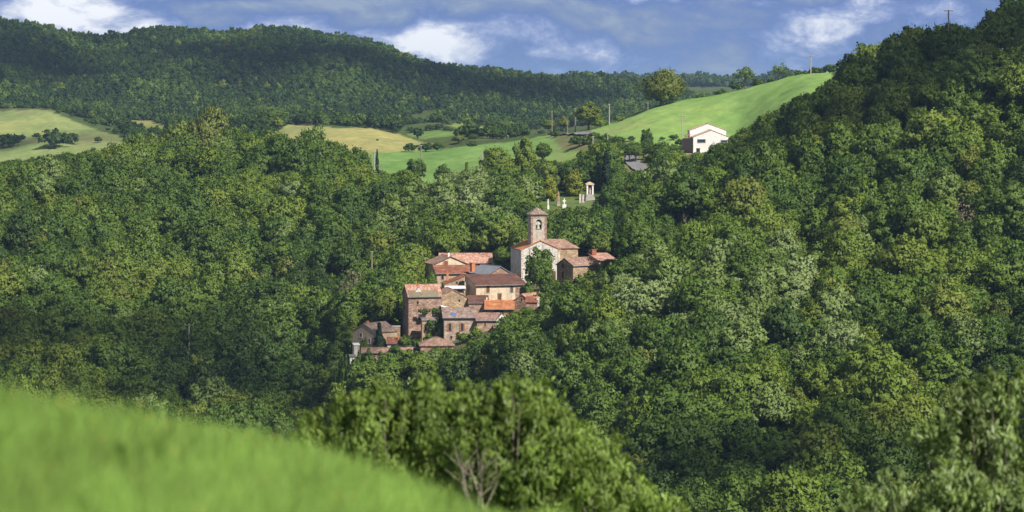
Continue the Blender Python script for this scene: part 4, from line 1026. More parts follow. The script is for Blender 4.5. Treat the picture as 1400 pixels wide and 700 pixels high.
    MB().box(xc - .03, xc + .03, (ty0 + ty1) / 2 - .03, (ty0 + ty1) / 2 + .03, zr + 1.7, zr + 2.7).box(xc - .28, xc + .28, (ty0 + ty1) / 2 - .025, (ty0 + ty1) / 2 + .025, zr + 2.3, zr + 2.37).build('cross', ZINC, tw_)
    bl = MB().lathe([(.02, 1.0), (.18, .98), (.26, .8), (.30, .4), (.44, .05), (.50, 0), (.40, .02), (.02, .6)], 16, (xc, ty0 + .55, az0 + .15)).build('bell', BRONZE, tw_, smooth=True)
    MB().box(xc - .62, xc + .62, ty0 + .45, ty0 + .65, az0 + 1.18, az0 + 1.9).build('bell_yoke', PL_PALE, bl)
church()
Q_ = house('red_shutter_house', 'stone house with burgundy shutters on its gable, right of the church', 783.5, 363.3, 672, 34.5, 5.0, 6.0, 38, 'x', 1.5, ST_TAN, 'dusty', over=.25)
opening(Q_, 'left', 769, 360.5, 367, 2.8, pane=WOOD_RED, frame=ST_GREY, u=.62)
opening(Q_, 'left', 769, 372.3, 381, 2.8, pane=WOOD_RED, frame=ST_GREY, u=.62)
opening(Q_, 'front', 804.5, 364.6, 368, 2.6, pane=WOOD_BROWN)
R_ = house('end_house', 'house with an orange-pink roof and brick chimney, farthest right in the village', 818.5, 356.2, 688, 25, 3.6, 5.5, 24, 'front', 1.3, ST_TAN, 'pink', over=.3)
chimney(R_, 822, 341.8, 346, 6.5, 4.2, BRICK, False)
# --- white house by the field
S1 = house('white_house', 'white-walled house with two stepped gables at the edge of the bright green field', 947.8, 187.5, 900, 50, 4.7, 8, 3, 'y', 2.15, PL_WHITE, 'pale', over=.2, t=.1)
S1b = house('white_house', '', 943, 178.2, 908.5, 50, 7.2, 6, 3, 'y', 2.1, PL_WHITE, 'pale', over=.2, t=.1, into=S1['root'])
opening(S1, 'front', 959, 190.8, 194.6, 10.5, pane=GLASS, frame=ZINC)
opening(S1, 'front', 990, 192.0, 194.6, 8, pane=GLASS, frame=ZINC)
opening(S1, 'front', 954.5, 203, 208, 4, pane=DARK, name='door', sill=False, frame=WOOD_GREY)
MB().add([(-.01, .25, -2.5), (-2.45, 7.6, -2.5), (-.01, 7.6, -2.5), (-.01, .25, 4.3), (-2.45, 7.6, 4.3), (-.01, 7.6, 4.3)], [(0, 1, 2), (5, 4, 3), (0, 3, 4, 1), (1, 4, 5, 2), (2, 5, 3, 0)]).build('shaded_side_wall', WOOD_GREY, S1['root'])  # added wedge, dark colour stands in for the white left wall in shade
mb = MB().prism([(-1.5, 4.9), (.1, 5.35), (.1, 5.5), (-1.5, 5.05)], 'y', 6.9, 11.5); mb.build('porch_roof', TERRA, S1['root'])
for yy in (7.1, 11.2): MB().box(-1.35, -1.2, yy, yy + .15, -2, 4.9).build('porch_post', WOOD_BROWN, S1['root'])

# --- graveyard
def grave_thing(name, label, px, top, Y, cat, wpx, kind):
    x = (px - 700) * K * Y; zb = float(ground_z(x, Y)); h = max(1.0, at(px, top, Y).z - zb); w = wpx * K * Y
    r = empty(name, (x, Y, zb), .1); tag(r, label, cat)
    if kind == 'tomb':
        hb = h - 3.5
        MB().box(-w * .6, w * .6, -.5, 2.0, -1, hb * .5).box(-w * .5, w * .5, -.3, 1.9, hb * .5 + .002, hb).build('plinth', CONC, r)
        MB().box(-w * .46, -w * .26, 0, .5, hb + .002, h - .9).build('pillar', PL_WHITE, r); MB().box(w * .26, w * .46, 0, .5, hb + .002, h - .9).build('pillar', PL_WHITE, r)
        MB().box(-w * .46, w * .46, .5, 1.8, hb + .002, h - .9).build('niche', WOOD_BROWN, r)
        MB().box(-w * .54, w * .54, -.15, 1.9, h - .898, h - .6).prism([(-w * .58, h - .598), (w * .58, h - .598), (0, h)], 'y', -.2, 1.95).build('pediment', PL_CREAM, r)
        MB().lathe([(.02, 1.7), (.16, 1.55), (.12, 1.3), (.3, 1.0), (.34, 0)], 10, (0, .3, hb + .05)).build('statue', CONC, r)
    elif kind == 'obelisk':
        MB().box(-w * .6, w * .6, -w * .6, w * .6, -1, .4).build('base', CONC, r)
        MB().add([(-w / 2, -w / 2, .402), (w / 2, -w / 2, .402), (w / 2, w / 2, .402), (-w / 2, w / 2, .402), (-w * .3, -w * .3, h - .5), (w * .3, -w * .3, h - .5), (w * .3, w * .3, h - .5), (-w * .3, w * .3, h - .5), (0, 0, h)],
                 [(3, 2, 1, 0), (0, 1, 5, 4), (1, 2, 6, 5), (2, 3, 7, 6), (3, 0, 4, 7), (4, 5, 8), (5, 6, 8), (6, 7, 8), (7, 4, 8)]).build('shaft', ST_PINK, r)
    elif kind == 'cross':
        MB().box(-w * .5, w * .5, -.3, .3, -1, h * .38).build('base', PL_WHITE, r, .03)
        MB().box(-.13, .13, -.1, .1, h * .38 + .002, h).box(-w * .42, -.132, -.1, .1, h * .66, h * .8).box(.132, w * .42, -.1, .1, h * .66, h * .8).build('cross_arms', PL_WHITE, r)
    else:
        n = 8; MB().prism([(-w / 2, -1), (w / 2, -1)] + [(w / 2 * math.cos(math.pi * i / n), h - w / 2 + w / 2 * math.sin(math.pi * i / n)) for i in range(n + 1)], 'y', -.15, .15).build('stone_slab', PL_PALE, r)
        MB().box(-w * .7, w * .7, -.5, .5, -1, .25).build('base', CONC, r)
    EXCL.append((x, Y, 1.5))
grave_thing('tomb_chapel', 'small white pillared tomb chapel with a dark niche in the graveyard above the church', 806.8, 248.5, 812, 'tomb', 10.5, 'tomb')
grave_thing('obelisk', 'pinkish stone obelisk between the two clipped yews in the graveyard', 763.5, 262, 806, 'monument', 4.0, 'obelisk')
grave_thing('grave_cross', 'bright white cross on a block right of the pink obelisk', 771.5, 271, 800, 'grave cross', 5.5, 'cross')
grave_thing('grave_cross', 'thin white cross under the left clipped yew', 749.4, 272, 800, 'grave cross', 2.6, 'cross')
grave_thing('headstone', 'pale rounded headstone left of the tomb chapel, nearer the right yew', 793.3, 265, 806, 'headstone', 2.6, 'slab')
grave_thing('headstone', 'pale headstone closest to the left side of the tomb chapel', 797.3, 266, 806, 'headstone', 2.4, 'slab')

# --- poles
def pole(px, top, Y, label, arm=False, pale=False, r=.13, hmin=5):
    x = (px - 700) * K * Y; zb = float(ground_z(x, Y)); zt = at(px, top, Y).z; zb = min(zb, zt - hmin)
    p = empty('utility_pole', (x, Y, zb)); tag(p, label, 'utility pole'); h = zt - zb
    MB().tube([(0, 0, -1), (0, 0, h)], [r * 1.35, r], 8).build('pole', CONC if pale else POLEW, p)
    if arm:
        a = MB().box(-1.1, 1.1, -.07 - r, -r - .002, h - .35, h - .15).build('crossarm', POLEW, p)
        for xx in (-.95, 0, .95): MB().lathe([(.05, 0), (.08, .1), (.05, .2), (.02, .28)], 8, (xx, -r - .04, h - .15)).build('insulator', WHITEP, a)
    else:
        for sg in (-1, 1): MB().lathe([(.04, 0), (.07, .08), (.03, .2)], 8, (sg * (r + .1), 0, h - .3)).build('insulator', WHITEP, p)
        MB().box(-r - .12, r + .12, -.03 - r, -r - .002, h - .34, h - .28).build('bracket', ZINC, p)
pole(1296.8, 13.5, 700, 'dark pole with a crossarm on the skyline of the wooded hill', True, r=.17)
pole(1108.5, 76, 1078, 'tall pole with a crossarm at the top corner of the bright green field', True, True, r=.17)
pole(511.8, 206, 852, 'pale grey pole, taller of two beside a thin cypress', False, True, r=.16)
pole(521.3, 222, 854, 'short brown pole just right of the thin cypress', False, False)
pole(575.6, 198, 900, 'brown pole standing against the middle green field above a dark bush', False, False, r=.15)
pole(659.8, 208, 880, 'thin pale pole against the right part of the middle green field', False, True)
pole(754.7, 152, 1100, 'brown pole by the upper lane bend below the far hill', False, False, r=.15)
pole(786.5, 148, 1100, 'brown pole rising through the rounded tree at the field corner', False, False, r=.15)
pole(776, 165, 1060, 'thin pole beside the grey patch of upper lane', False, False)
pole(810.6, 186, 900, 'white concrete pole above the graveyard chapel', False, True, r=.17)
pole(830.8, 182, 905, 'grey pole behind the dark cypress', False, True)
pole(833, 142, 1085, 'pale pole on the crest left of the lone field tree', False, True, r=.17)
pole(885.8, 140, 1078, 'dark pole under the left side of the lone field tree', False, False, r=.15)
pole(258.5, 443, 690, 'pale pole with a crossarm poking out of the left wooded slope', True, True, r=.17)
pole(1064.5, 249, 690, 'short white pole among the trees right of the white house', False, True, r=.17)
pole(508.4, 343, 712, 'brown pole in the trees left of the village barns', False, False, r=.16)
pole(932.5, 158, 912, 'faint grey pole beside the white house with a crossarm', True, True, r=.12)
x_ = (849.3 - 700) * K * 872; mk = empty('marker_post', (x_, 872, float(ground_z(x_, 872)))); tag(mk, 'short white marker post beside the grey lane', 'post')
MB().box(-.1, .1, -.1, .1, -.5, 2.0).build('post', WHITEP, mk); MB().box(-.13, .13, -.13, .13, 2.002, 2.12).build('post_cap', ZINC, mk)

# --- lanes
ASPH = surf('asphalt', [(0.3, (0.17, 0.165, 0.165)), (0.7, (0.24, 0.235, 0.235))], scale=0.6, bump=0.2)
def lane(name, label, pts, width):
    P = [Vector(((p - 700) * K * y, y, 0)) for p, y in pts]; vs = []; fs = []; n = 0
    for i in range(len(P) - 1):
        for k in range(8):
            p = P[i].lerp(P[i + 1], k / 8); d = (P[i + 1] - P[i]).normalized(); nn = Vector((d.y, -d.x, 0))
            zc = float(ground_z(p.x, p.y))
            for s in (-1, -.5, 0, .5, 1):
                q_ = p + nn * (s * width / 2); vs.append((q_.x, q_.y, max(float(ground_z(q_.x, q_.y)), zc - .1) + .12))
            n += 1
    for i in range(n - 1):
        for s in range(4): fs.append((i * 5 + s, i * 5 + s + 1, i * 5 + s + 6, i * 5 + s + 5))
    me = bpy.data.meshes.new(name); me.from_pydata(vs, [], fs)
    tag(link(name, me, None, ASPH), label, kind='structure')
lane('road', 'grey lane climbing past the white house', [(880, 858), (874, 868), (868, 880), (863, 892), (858, 905)], 4.6)
lane('road', 'grey bend of the upper lane by the green field', [(806, 1015), (790, 1045), (776, 1075), (764, 1105), (752, 1125)], 5.0)
# ------------------------------------------------------------------ single trees and shrubs
def cone_crown(name, seed, R, H, base, n, leaf, shape, mat=NEEDLE, ncl=60):
    rng = np.random.default_rng(seed)
    z = base + (H - base) * rng.uniform(0, 1, ncl) ** (1.15 if shape == 'cone' else .95)
    f = (z - base) / (H - base)
    rad = R * ((1 - f) if shape == 'cone' else np.sqrt(np.clip(1 - (2 * f - .9) ** 2 / 1.25, .02, 1)) if shape == 'egg' else np.clip(np.minimum((1 - f) * 2.2, .55 + f * 2), 0, 1))
    a = rng.uniform(0, 6.28, ncl); rr = rad * rng.uniform(.45, .85, ncl)
    C = np.stack([rr * np.cos(a), rr * np.sin(a), z], 1); cr = np.maximum(R * .18, rad * rng.uniform(.28, .45, ncl))
    C = np.concatenate([C, np.stack([np.zeros(12), np.zeros(12), np.linspace(base + .2, H - R * .12, 12)], 1)]); ff = np.linspace(0, 1, 12)
    cr = np.concatenate([cr, R * .75 * ((1 - ff) * .9 + .12 if shape == 'cone' else np.sqrt(np.clip(1 - (2 * ff - .9) ** 2 / 1.25, .03, 1)))])
    P, D, idx = clump_points(rng, C, cr, n, 1.1, .2)
    P[:, 2] = np.maximum(P[:, 2], base * .4)
    o = np.stack([P[:, 0], P[:, 1], np.full(len(P), R * .25)], 1); o /= np.linalg.norm(o, axis=1, keepdims=True)
    D = D * .5 + o * .6; D /= np.linalg.norm(D, axis=1, keepdims=True)
    td = np.tile(np.array([[0, 0, 1.0]]), (len(P), 1)) if shape != 'cone' else None
    return leaf_mesh(name, P, D, leaf, rng, mat, tdir=td)
def conif(seed, R, H, base, n, leaf, shape): return (cone_crown('crown', seed, R, H, base, n, leaf, shape), trunk_mesh('trunk', seed, R * .3, H * .8, max(.5, base), .2, 0), R, H, base)
CYP = conif(1001, 1.2, 10, .3, 60, .30, 'spindle'); YEW = conif(1002, 2.2, 8, .3, 90, .28, 'egg'); SPR = conif(1003, 2.2, 8, .4, 70, .34, 'cone'); BUSHV = []
for s in range(4):
    rv = random.Random(900 + s)
    BUSHV.append((oak_crown('crown', 920 + s, 1.5, 2.4, .0, 20, 70, .24), trunk_mesh('trunk', 940 + s, 1.5, 2.4, .4, .07, 4), 1.5, 2.4, 0.0))
AIRY = [(oak_crown('crown', 960 + s, 3.3, 8.5, 2.2, 19, 70, .38, fill=False), trunk_mesh('trunk', 970 + s, 3.3, 8.5, 2.2, .22, 7), 3.3, 8.5, 2.2) for s in range(2)]
ROUND = (oak_crown('crown', 981, 3.6, 7.6, 1.5, 60, 150, .32), trunk_mesh('trunk', 982, 3.6, 7.6, 1.6, .3, 6), 3.6, 7.6, 1.5)

BIG = (oak_crown('crown', 997, 3.6, 7.0, .25, 80, 150, .26), trunk_mesh('trunk', 998, 3.6, 7.0, 1.2, .3, 6), 3.6, 7.0, .25)
LEAFY = (oak_crown('crown', 995, 3.4, 9, -1.2, 84, 110, .34), trunk_mesh('trunk', 996, 3.4, 9, 1.0, .22, 6), 3.4, 9, .3)
specimen('field_tree', 906, 96.5, 1084, 60, .71, 'big round olive-green tree alone on the crest of the bright green field', dense=BIG, base_drop=1.6)
specimen('field_tree', 1018.5, 90, 1086, 30, .46, 'airy young tree on the field skyline, larger of the two beyond the lone tree', dense=AIRY[0])
specimen('field_tree', 1065.5, 87, 1086, 22, .50, 'small thin-crowned tree on the field skyline, smaller of the two airy ones', dense=AIRY[1])
specimen('bushy_tree', 804.5, 141, 1090, 40, .68, 'rounded yellow-green tree at the top left corner of the upper field', var=2)
specimen('bushy_tree', 771, 159, 1100, 16, .70, 'small yellowish tree left of the rounded corner tree on the lane crest', var=3)
specimen('bushy_tree', 750, 163, 1110, 18, .62, 'small green tree at the far end of the lane crest', var=4)
specimen('bushy_tree', 884.5, 176, 915, 19, .22, 'dark upright tree left of the white house at the field foot', dense=LEAFY, foot=36)
specimen('bushy_tree', 286, 150, 866, 62, .72, 'broad olive-brown tree standing tallest on the left wood skyline', dense=BIG, foot=48)
specimen('bushy_tree', 243, 166, 868, 44, .64, 'lower olive tree beside the broad skyline tree', var=5)
specimen('bushy_tree', 191, 181, 872, 36, .57, 'round green tree at the left end of the crest group by the far field', var=6)
specimen('bushy_tree', 318, 186, 862, 50, .60, 'low bushy tree on the crest right of the broad olive tree', var=3)
specimen('bushy_tree', 345, 186, 858, 46, .55, 'middle green bushy tree on the crest below the far mountain fields', var=7)
specimen('bushy_tree', 379, 150, 1260, 40, .42, 'dark green tree beside the left end of the tan field', var=0)
specimen('bushy_tree', 364, 160, 1250, 30, .40, 'dark tree against the wood edge left of the tan field', var=2)
specimen('pine_tree', 378, 182, 858, 30, .30, 'dark flat-topped pine on the crest beside the brown dying tree', cat='pine tree', var=4)
DEADL = leaf_mat('dry_leaves', None, fixed=(0.17, 0.085, 0.045), trans=.1)
dead = (oak_crown('crown', 991, 2.4, 9, 2.5, 22, 70, .3, mat=DEADL), trunk_mesh('trunk', 992, 2.4, 9, 2.5, .18, 5), 2.4, 9, 2.5)
specimen('dying_tree', 406, 184, 856, 18, .5, 'brown dying tree between green trees below the tan field', dense=dead)
specimen('bushy_tree', 428, 172, 856, 46, .42, 'dark green crest tree just right of the brown dying tree', var=5)
specimen('bushy_tree', 460, 192, 852, 40, .34, 'dark crest tree right end of the left wood against the tan field', var=6)
specimen('bushy_tree', 489, 202, 852, 40, .36, 'dark green tree at the wood corner beside the thin cypress', var=7)
specimen('cypress', 515.5, 203, 858, 7, .25, 'thin dark cypress between the two poles by the green field', cat='cypress', dense=CYP)
specimen('bushy_tree', 569, 217, 872, 26, .3, 'dark bush-like tree under the brown field pole', var=1, foot=44)
specimen('bushy_tree', 606, 226, 868, 24, .22, 'small dark tree at the lower edge of the green field', var=2, foot=34)
specimen('bushy_tree', 638, 222, 868, 18, .72, 'small golden-olive pointed tree at the lower edge of the green field', dense=SPR, foot=34)
specimen('bushy_tree', 717, 187, 880, 40, .60, 'tall yellow-green tree overlapping the right of the green field', dense=LEAFY, foot=75)
specimen('bushy_tree', 678, 198, 872, 38, .58, 'bushy green tree left of the tall one before the green field', var=4, foot=62)
specimen('bushy_tree', 692, 214, 852, 36, .9, 'pale silvery tree below the tall yellow-green one', var=5)
specimen('dark_cypress', 731, 214, 838, 13, .32, 'tall dark conifer column left of the clipped yews', cat='cypress', dense=CYP)
specimen('dark_cypress', 742, 228, 834, 10, .25, 'narrower dark conifer column touching the left yew', cat='cypress', dense=CYP)
specimen('clipped_yew', 751, 240.5, 818, 24, .93, 'rounded golden-green yew, smaller of the two in the graveyard', cat='yew', dense=YEW)
specimen('clipped_yew', 785.5, 231.5, 826, 30, .90, 'rounded golden-green yew, larger of the two in the graveyard', cat='yew', dense=YEW)
specimen('dark_cypress', 829, 204, 812, 17, .10, 'very dark tall cypress right of the tomb chapel', cat='cypress', dense=CYP)
specimen('church_tree', 738, 338, 672, 40, .44, 'leafy green tree standing right in front of the church wall', dense=LEAFY)
specimen('bushy_tree', 756, 382, 668, 20, .35, 'low round tree at the foot of the church by its door', var=3)
specimen('spruce', 518.5, 441, 641, 24, .30, 'blue-green spruce beside the ochre cottage', cat='spruce', dense=SPR)
specimen('bushy_tree', 577, 380, 668, 34, .55, 'bright green tree pressed between the tall brown house and the grey barn', var=6)
specimen('bushy_tree', 590, 372, 684, 18, .52, 'small leafy tree against the grey barn side', var=1)
specimen('bushy_tree', 693, 338, 712, 24, .2, 'dark tree filling the gap left of the church', var=4)

def bushes(name, lst, label, cat='bush', group=None):
    for i, (px, top, Y, wpx, tint, lab) in enumerate(lst):
        specimen(name, px, top, Y, wpx, tint, lab, cat, dense=BUSHV[i % 4], group=group)
bushes('shrub', [
    (553, 459, 640, 22, .40, 'round green shrub at the foot of the tall brown house, nearest the little red roof'), (570, 463, 637, 20, .32, 'dark shrub between the tall house and the pinkish hipped roof'), (586, 456, 638, 18, .42, 'shrub against the stone annex door'),
    (541, 472, 633, 18, .30, 'shrub behind the long low shed roof'), (504, 478, 628, 20, .36, 'shrub overlapping the left end of the long low shed'), (528, 480, 627, 26, .42, 'shrub in front of the long low shed near its middle'), (556, 478, 626, 26, .48, 'shrub in front of the long low shed at its right end'),
    (600, 475, 625, 30, .45, 'broad shrub under the pinkish hipped roof'), (577, 480, 624, 24, .5, 'light shrub below the left corner of the hipped roof'), (497, 462, 640, 12, .38, 'small shrub against the ochre cottage wall'), (603, 441, 640, 9, .35, 'narrow shrub between the annex and the shuttered house'),
    (484, 490, 628, 18, .3, 'dark shrub over the foot of the white cabin'), (491, 480, 631, 13, .34, 'shrub just right of the white outhouse wall'), (470, 486, 630, 24, .22, 'dark shrub at the outer side of the white outhouse'), (524, 458, 648, 12, .3, 'dark shrub behind the spruce'), (634, 455, 633, 20, .5, 'shrub hiding the foot of the shuttered house door'), (650, 447, 632, 18, .52, 'shrub below the faded pink roof')], '')
bushes('slope_bush', [
    (722, 385, 664, 18, .40, 'bush at the church foot left of the leafy tree'), (748, 387, 662, 20, .34, 'bush at the church foot right of the leafy tree'), (764, 386, 660, 16, .42, 'bush below the gap between church and burgundy shutters'), (776, 383, 658, 20, .46, 'bush under the burgundy-shuttered gable'),
    (793, 376, 658, 22, .38, 'bush under the front wall of the burgundy-shuttered house'), (808, 370, 660, 20, .42, 'bush at the right corner of the burgundy-shuttered house'), (822, 362, 664, 20, .36, 'bush under the orange-pink end house, nearer its neighbour'), (837, 355, 668, 20, .4, 'bush under the right end of the orange-pink end house'),
    (737, 400, 648, 24, .44, 'bush behind the pale chimney of the lean-to'), (754, 396, 650, 26, .48, 'bush on the bank below the church tree'), (745, 410, 642, 24, .40, 'bush right of the pale chimney'), (722, 420, 636, 26, .46, 'bush under the corner gable house lean-to'), (704, 425, 634, 24, .52, 'pale bush under the corner gable house'), (692, 432, 630, 24, .44, 'bush touching the white pointed gable')], '')
bushes('hedge_bush', [
    (758, 178, 1065, 16, .2, 'dark bush left of the grey upper lane bend'), (792, 185, 1010, 26, .26, 'dark bush right of the grey upper lane bend'), (783, 190, 1000, 12, .3, 'small dark bush under the upper lane bend'), (812, 181, 1020, 22, .3, 'hedge bush along the foot of the upper field, first from the lane bend'),
    (829, 183, 1010, 22, .28, 'hedge bush along the foot of the upper field, second from the lane bend'), (846, 186, 1000, 18, .26, 'hedge bush along the foot of the upper field, third from the lane bend'), (863, 186, 980, 12, .24, 'small hedge bush left of the dark upright tree'), (868, 201, 925, 16, .34, 'bush above the grey lane beside the dark upright tree'),
    (905, 187, 918, 9, .26, 'thin bush between the dark upright tree and the white house'), (921, 184, 916, 14, .2, 'dark bush left of the white house under the faint pole'), (930, 190, 910, 16, .22, 'dark bush touching the white house shaded wall'), (934, 196, 898, 5, .8, 'small bright yellow shrub by the white house corner'),
    (840, 200, 905, 26, .42, 'green bush left of the grey lane'), (822, 205, 895, 26, .40, 'green bush between the lane and the white concrete pole'), (798, 206, 900, 22, .44, 'bush below the middle green field right end'), (884, 214, 870, 14, .5, 'bush on the right bank of the grey lane'),
    (967, 192, 885, 22, .3, 'leafy bush hiding the lower front of the white house'), (982, 194, 885, 22, .24, 'dark bush at the right foot of the white house'), (954, 200, 884, 14, .36, 'small bush before the white house door'),
    (960, 129, 1086, 26, .32, 'low hedge bush on the field crest right of the lone tree'), (988, 122, 1086, 24, .30, 'low hedge bush on the field crest left of the larger airy tree'), (1008, 112, 1087, 22, .24, 'dark bush at the foot of the larger airy tree'), (1038, 108, 1087, 22, .22, 'dark rounded bush between the two airy skyline trees'),
    (1056, 107, 1087, 18, .28, 'bush just under the smaller airy tree'), (1078, 101, 1087, 22, .26, 'bush on the field crest right of the smaller airy tree'), (1095, 96, 1087, 20, .28, 'bush on the field crest left of the tall crossarm pole'), (1115, 92, 1087, 22, .25, 'bush on the field crest right of the tall crossarm pole'), (1134, 88, 1087, 24, .24, 'bush where the field crest meets the wooded hill'),
    (940, 135, 1086, 22, .5, 'pale hedge bush next to the lone round tree'), (846, 158, 1088, 14, .6, 'olive bush on the crest left of the lone tree'), (820, 160, 1088, 24, .6, 'olive bush at the crest end beside the rounded corner tree')], '')
bushes('far_shrub', [
    (75, 177, 1530, 40, .12, 'long dark thicket in the middle of the far left field'), (96, 181, 1520, 26, .14, 'right end of the dark thicket in the far left field'), (50, 182, 1515, 12, .16, 'small shrub left of the dark thicket in the far field'), (12, 183, 1500, 30, .12, 'dark thicket at the left edge of the far field'), (-8, 184, 1500, 26, .12, 'dark shrub cut by the left edge in the far field'), (28, 184, 1505, 16, .14, 'shrub between the two dark thickets of the far field'), (134, 187, 1470, 12, .14, 'lone small shrub in the lower right of the far left field'),
    (516, 190, 1300, 4, .15, 'tiny lone shrub in the tan field'), (627, 184, 1330, 20, .7, 'olive round tree between the small far fields'), (582, 195, 1210, 22, .14, 'dark hedge clump at the right end of the tan field'), (560, 196, 1215, 20, .13, 'dark hedge clump below the tan field end'), (598, 195, 1205, 18, .2, 'hedge clump above the middle green field'),
    (645, 193, 1260, 16, .18, 'dark shrub behind the olive round tree between far fields'), (520, 152, 1640, 16, .2, 'tree on the far wood edge above the tan field'), (650, 176, 1640, 12, .14, 'dark shrub on the small far field strip'), (672, 180, 1620, 14, .14, 'dark shrub right on the small far field strip')], '')
# skyline trees far away on the mountain
for i, (px, top, w, tint, lab) in enumerate([(115, 45.5, 13, .1, 'round dark tree alone on the far mountain saddle'), (132.5, 46, 7, .05, 'slim dark tree second on the far mountain saddle'), (147, 45, 12, .1, 'dark tree third on the far mountain saddle'), (163, 44.5, 17, .14, 'wide tree fourth on the far mountain saddle'), (205, 39.5, 16, .14, 'highest tree on the mountain skyline near the white cloud'), (190, 43, 18, .66, 'olive tree on the mountain skyline beside the highest one')]):
    specimen('skyline_tree', px, top, 2190, w, tint, lab, dense=VARF[i % NFAR], group=None)
tag(MB().prism([(0, -1), (6, -1), (6, 2.2), (3, 3.6), (0, 2.2)], 'y', 0, 5).build('farmhouse', PL_PALE), 'tiny pale farmhouse on the far mountain saddle', 'farmhouse')
fo = bpy.data.objects['farmhouse']; fo.location = ((106 - 700) * K * 2185, 2185, at(106, 55, 2185).z - 2.2)

# ivy on the tall house
IVY = leaf_mat('ivy_leaves', None, fixed=(0.075, 0.125, 0.022), trans=.15)
rng = np.random.default_rng(77); Cs = []
for px, py, n, sx, sy in ((581, 426.5, 14, 5, 2.2), (596, 426, 12, 5, 2.0), (588, 442, 14, 5, 4), (602, 437, 10, 4, 4), (592, 449, 5, 4, 2), (601, 452, 8, 3, 3)):
    for i in range(n):
        p = at(px + rng.normal() * sx * .6, py + rng.normal() * sy * .6, 644.6 if py < 434 else 640.4); Cs.append(p)
P, D, idx = clump_points(rng, np.array(Cs), rng.uniform(.3, .6, len(Cs)), 55, .9, .2)
P[:, 1] = (P[:, 1] - np.array([c.y for c in Cs])[idx]) * .6 + np.array([c.y for c in Cs])[idx]
o0 = np.array([at(590, 440, 643)])[0]
tag(link('ivy', leaf_mesh('ivy', P - o0, D, .24, rng, IVY)), 'bright green ivy spilling over the tall brown house front', 'ivy').location = o0

# bare and dying trees in the wood
TWIGL = leaf_mat('sparse_dry_leaves', None, fixed=(0.19, 0.165, 0.10), trans=.1)
BARE = (oak_crown('crown', 1011, 3.2, 8.5, 2.5, 30, 16, .26, mat=TWIGL, fill=False), trunk_mesh('trunk', 1012, 3.4, 8.6, 2.0, .2, 22, PALEBARK), 3.2, 8.5, 2.5)
specimen('bare_tree', 483, 366, 690, 46, .5, 'brownish half-bare tree left of the tall brown house', dense=BARE)
specimen('bare_tree', 232, 524, 655, 34, .5, 'bare pale-trunked tree low on the left wood just above the meadow', dense=BARE)
specimen('bare_tree', 1318, 274, 590, 44, .5, 'greyish bare tree high on the right wood near the frame edge', dense=BARE)
specimen('bare_tree', 1012, 508, 520, 36, .5, 'bare tree in a dark gap midway down the right wood', dense=BARE)
def row(pts, n, w, label, group):
    L = [math.dist(pts[i], pts[i + 1]) for i in range(len(pts) - 1)]; tot = sum(L); rr = random.Random(n * 7 + int(tot))
    for k in range(n):
        d = (k + rr.uniform(-.35, .35) + .5) / n * tot; i = 0
        while i < len(L) - 1 and d > L[i]: d -= L[i]; i += 1
        f = d / L[i]; px = pts[i][0] + (pts[i + 1][0] - pts[i][0]) * f; py = pts[i][1] + (pts[i + 1][1] - pts[i][1]) * f; ww = w * rr.uniform(.6, 1.4)
        specimen('hedgerow_shrub', px, py - ww * .6, 1450, ww, rr.uniform(.08, .3), label, 'shrub', dense=BUSHV[k % 4], group=group, foot=ww * .6)
row([(556, 183), (600, 177), (640, 186), (652, 196)], 12, 11, 'shrub in the far hedgerow round the small green field', 'hedgerow of the small green field')
row([(612, 169), (650, 172), (690, 183), (722, 190)], 10, 11, 'shrub in the far hedgerow under the wooded mountain foot', 'hedgerow at the mountain foot')
row([(60, 149), (110, 163), (150, 180), (180, 190)], 8, 12, 'shrub in the hedgerow down the edge of the far left field', 'hedgerow of the far left field')
row([(735, 186), (760, 181), (800, 184), (850, 189), (900, 196), (935, 200)], 14, 10, 'shrub in the hedge along the foot of the upper field', 'hedge at the foot of the upper field')

# woodland
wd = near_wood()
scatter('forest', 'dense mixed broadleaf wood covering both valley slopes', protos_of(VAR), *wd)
fw = far_wood()
scatter('far_woodland', 'dark blue-green woodland covering the far mountain', protos_of(VARF), *fw)
print('near', len(wd[0]), 'far', len(fw[0]))

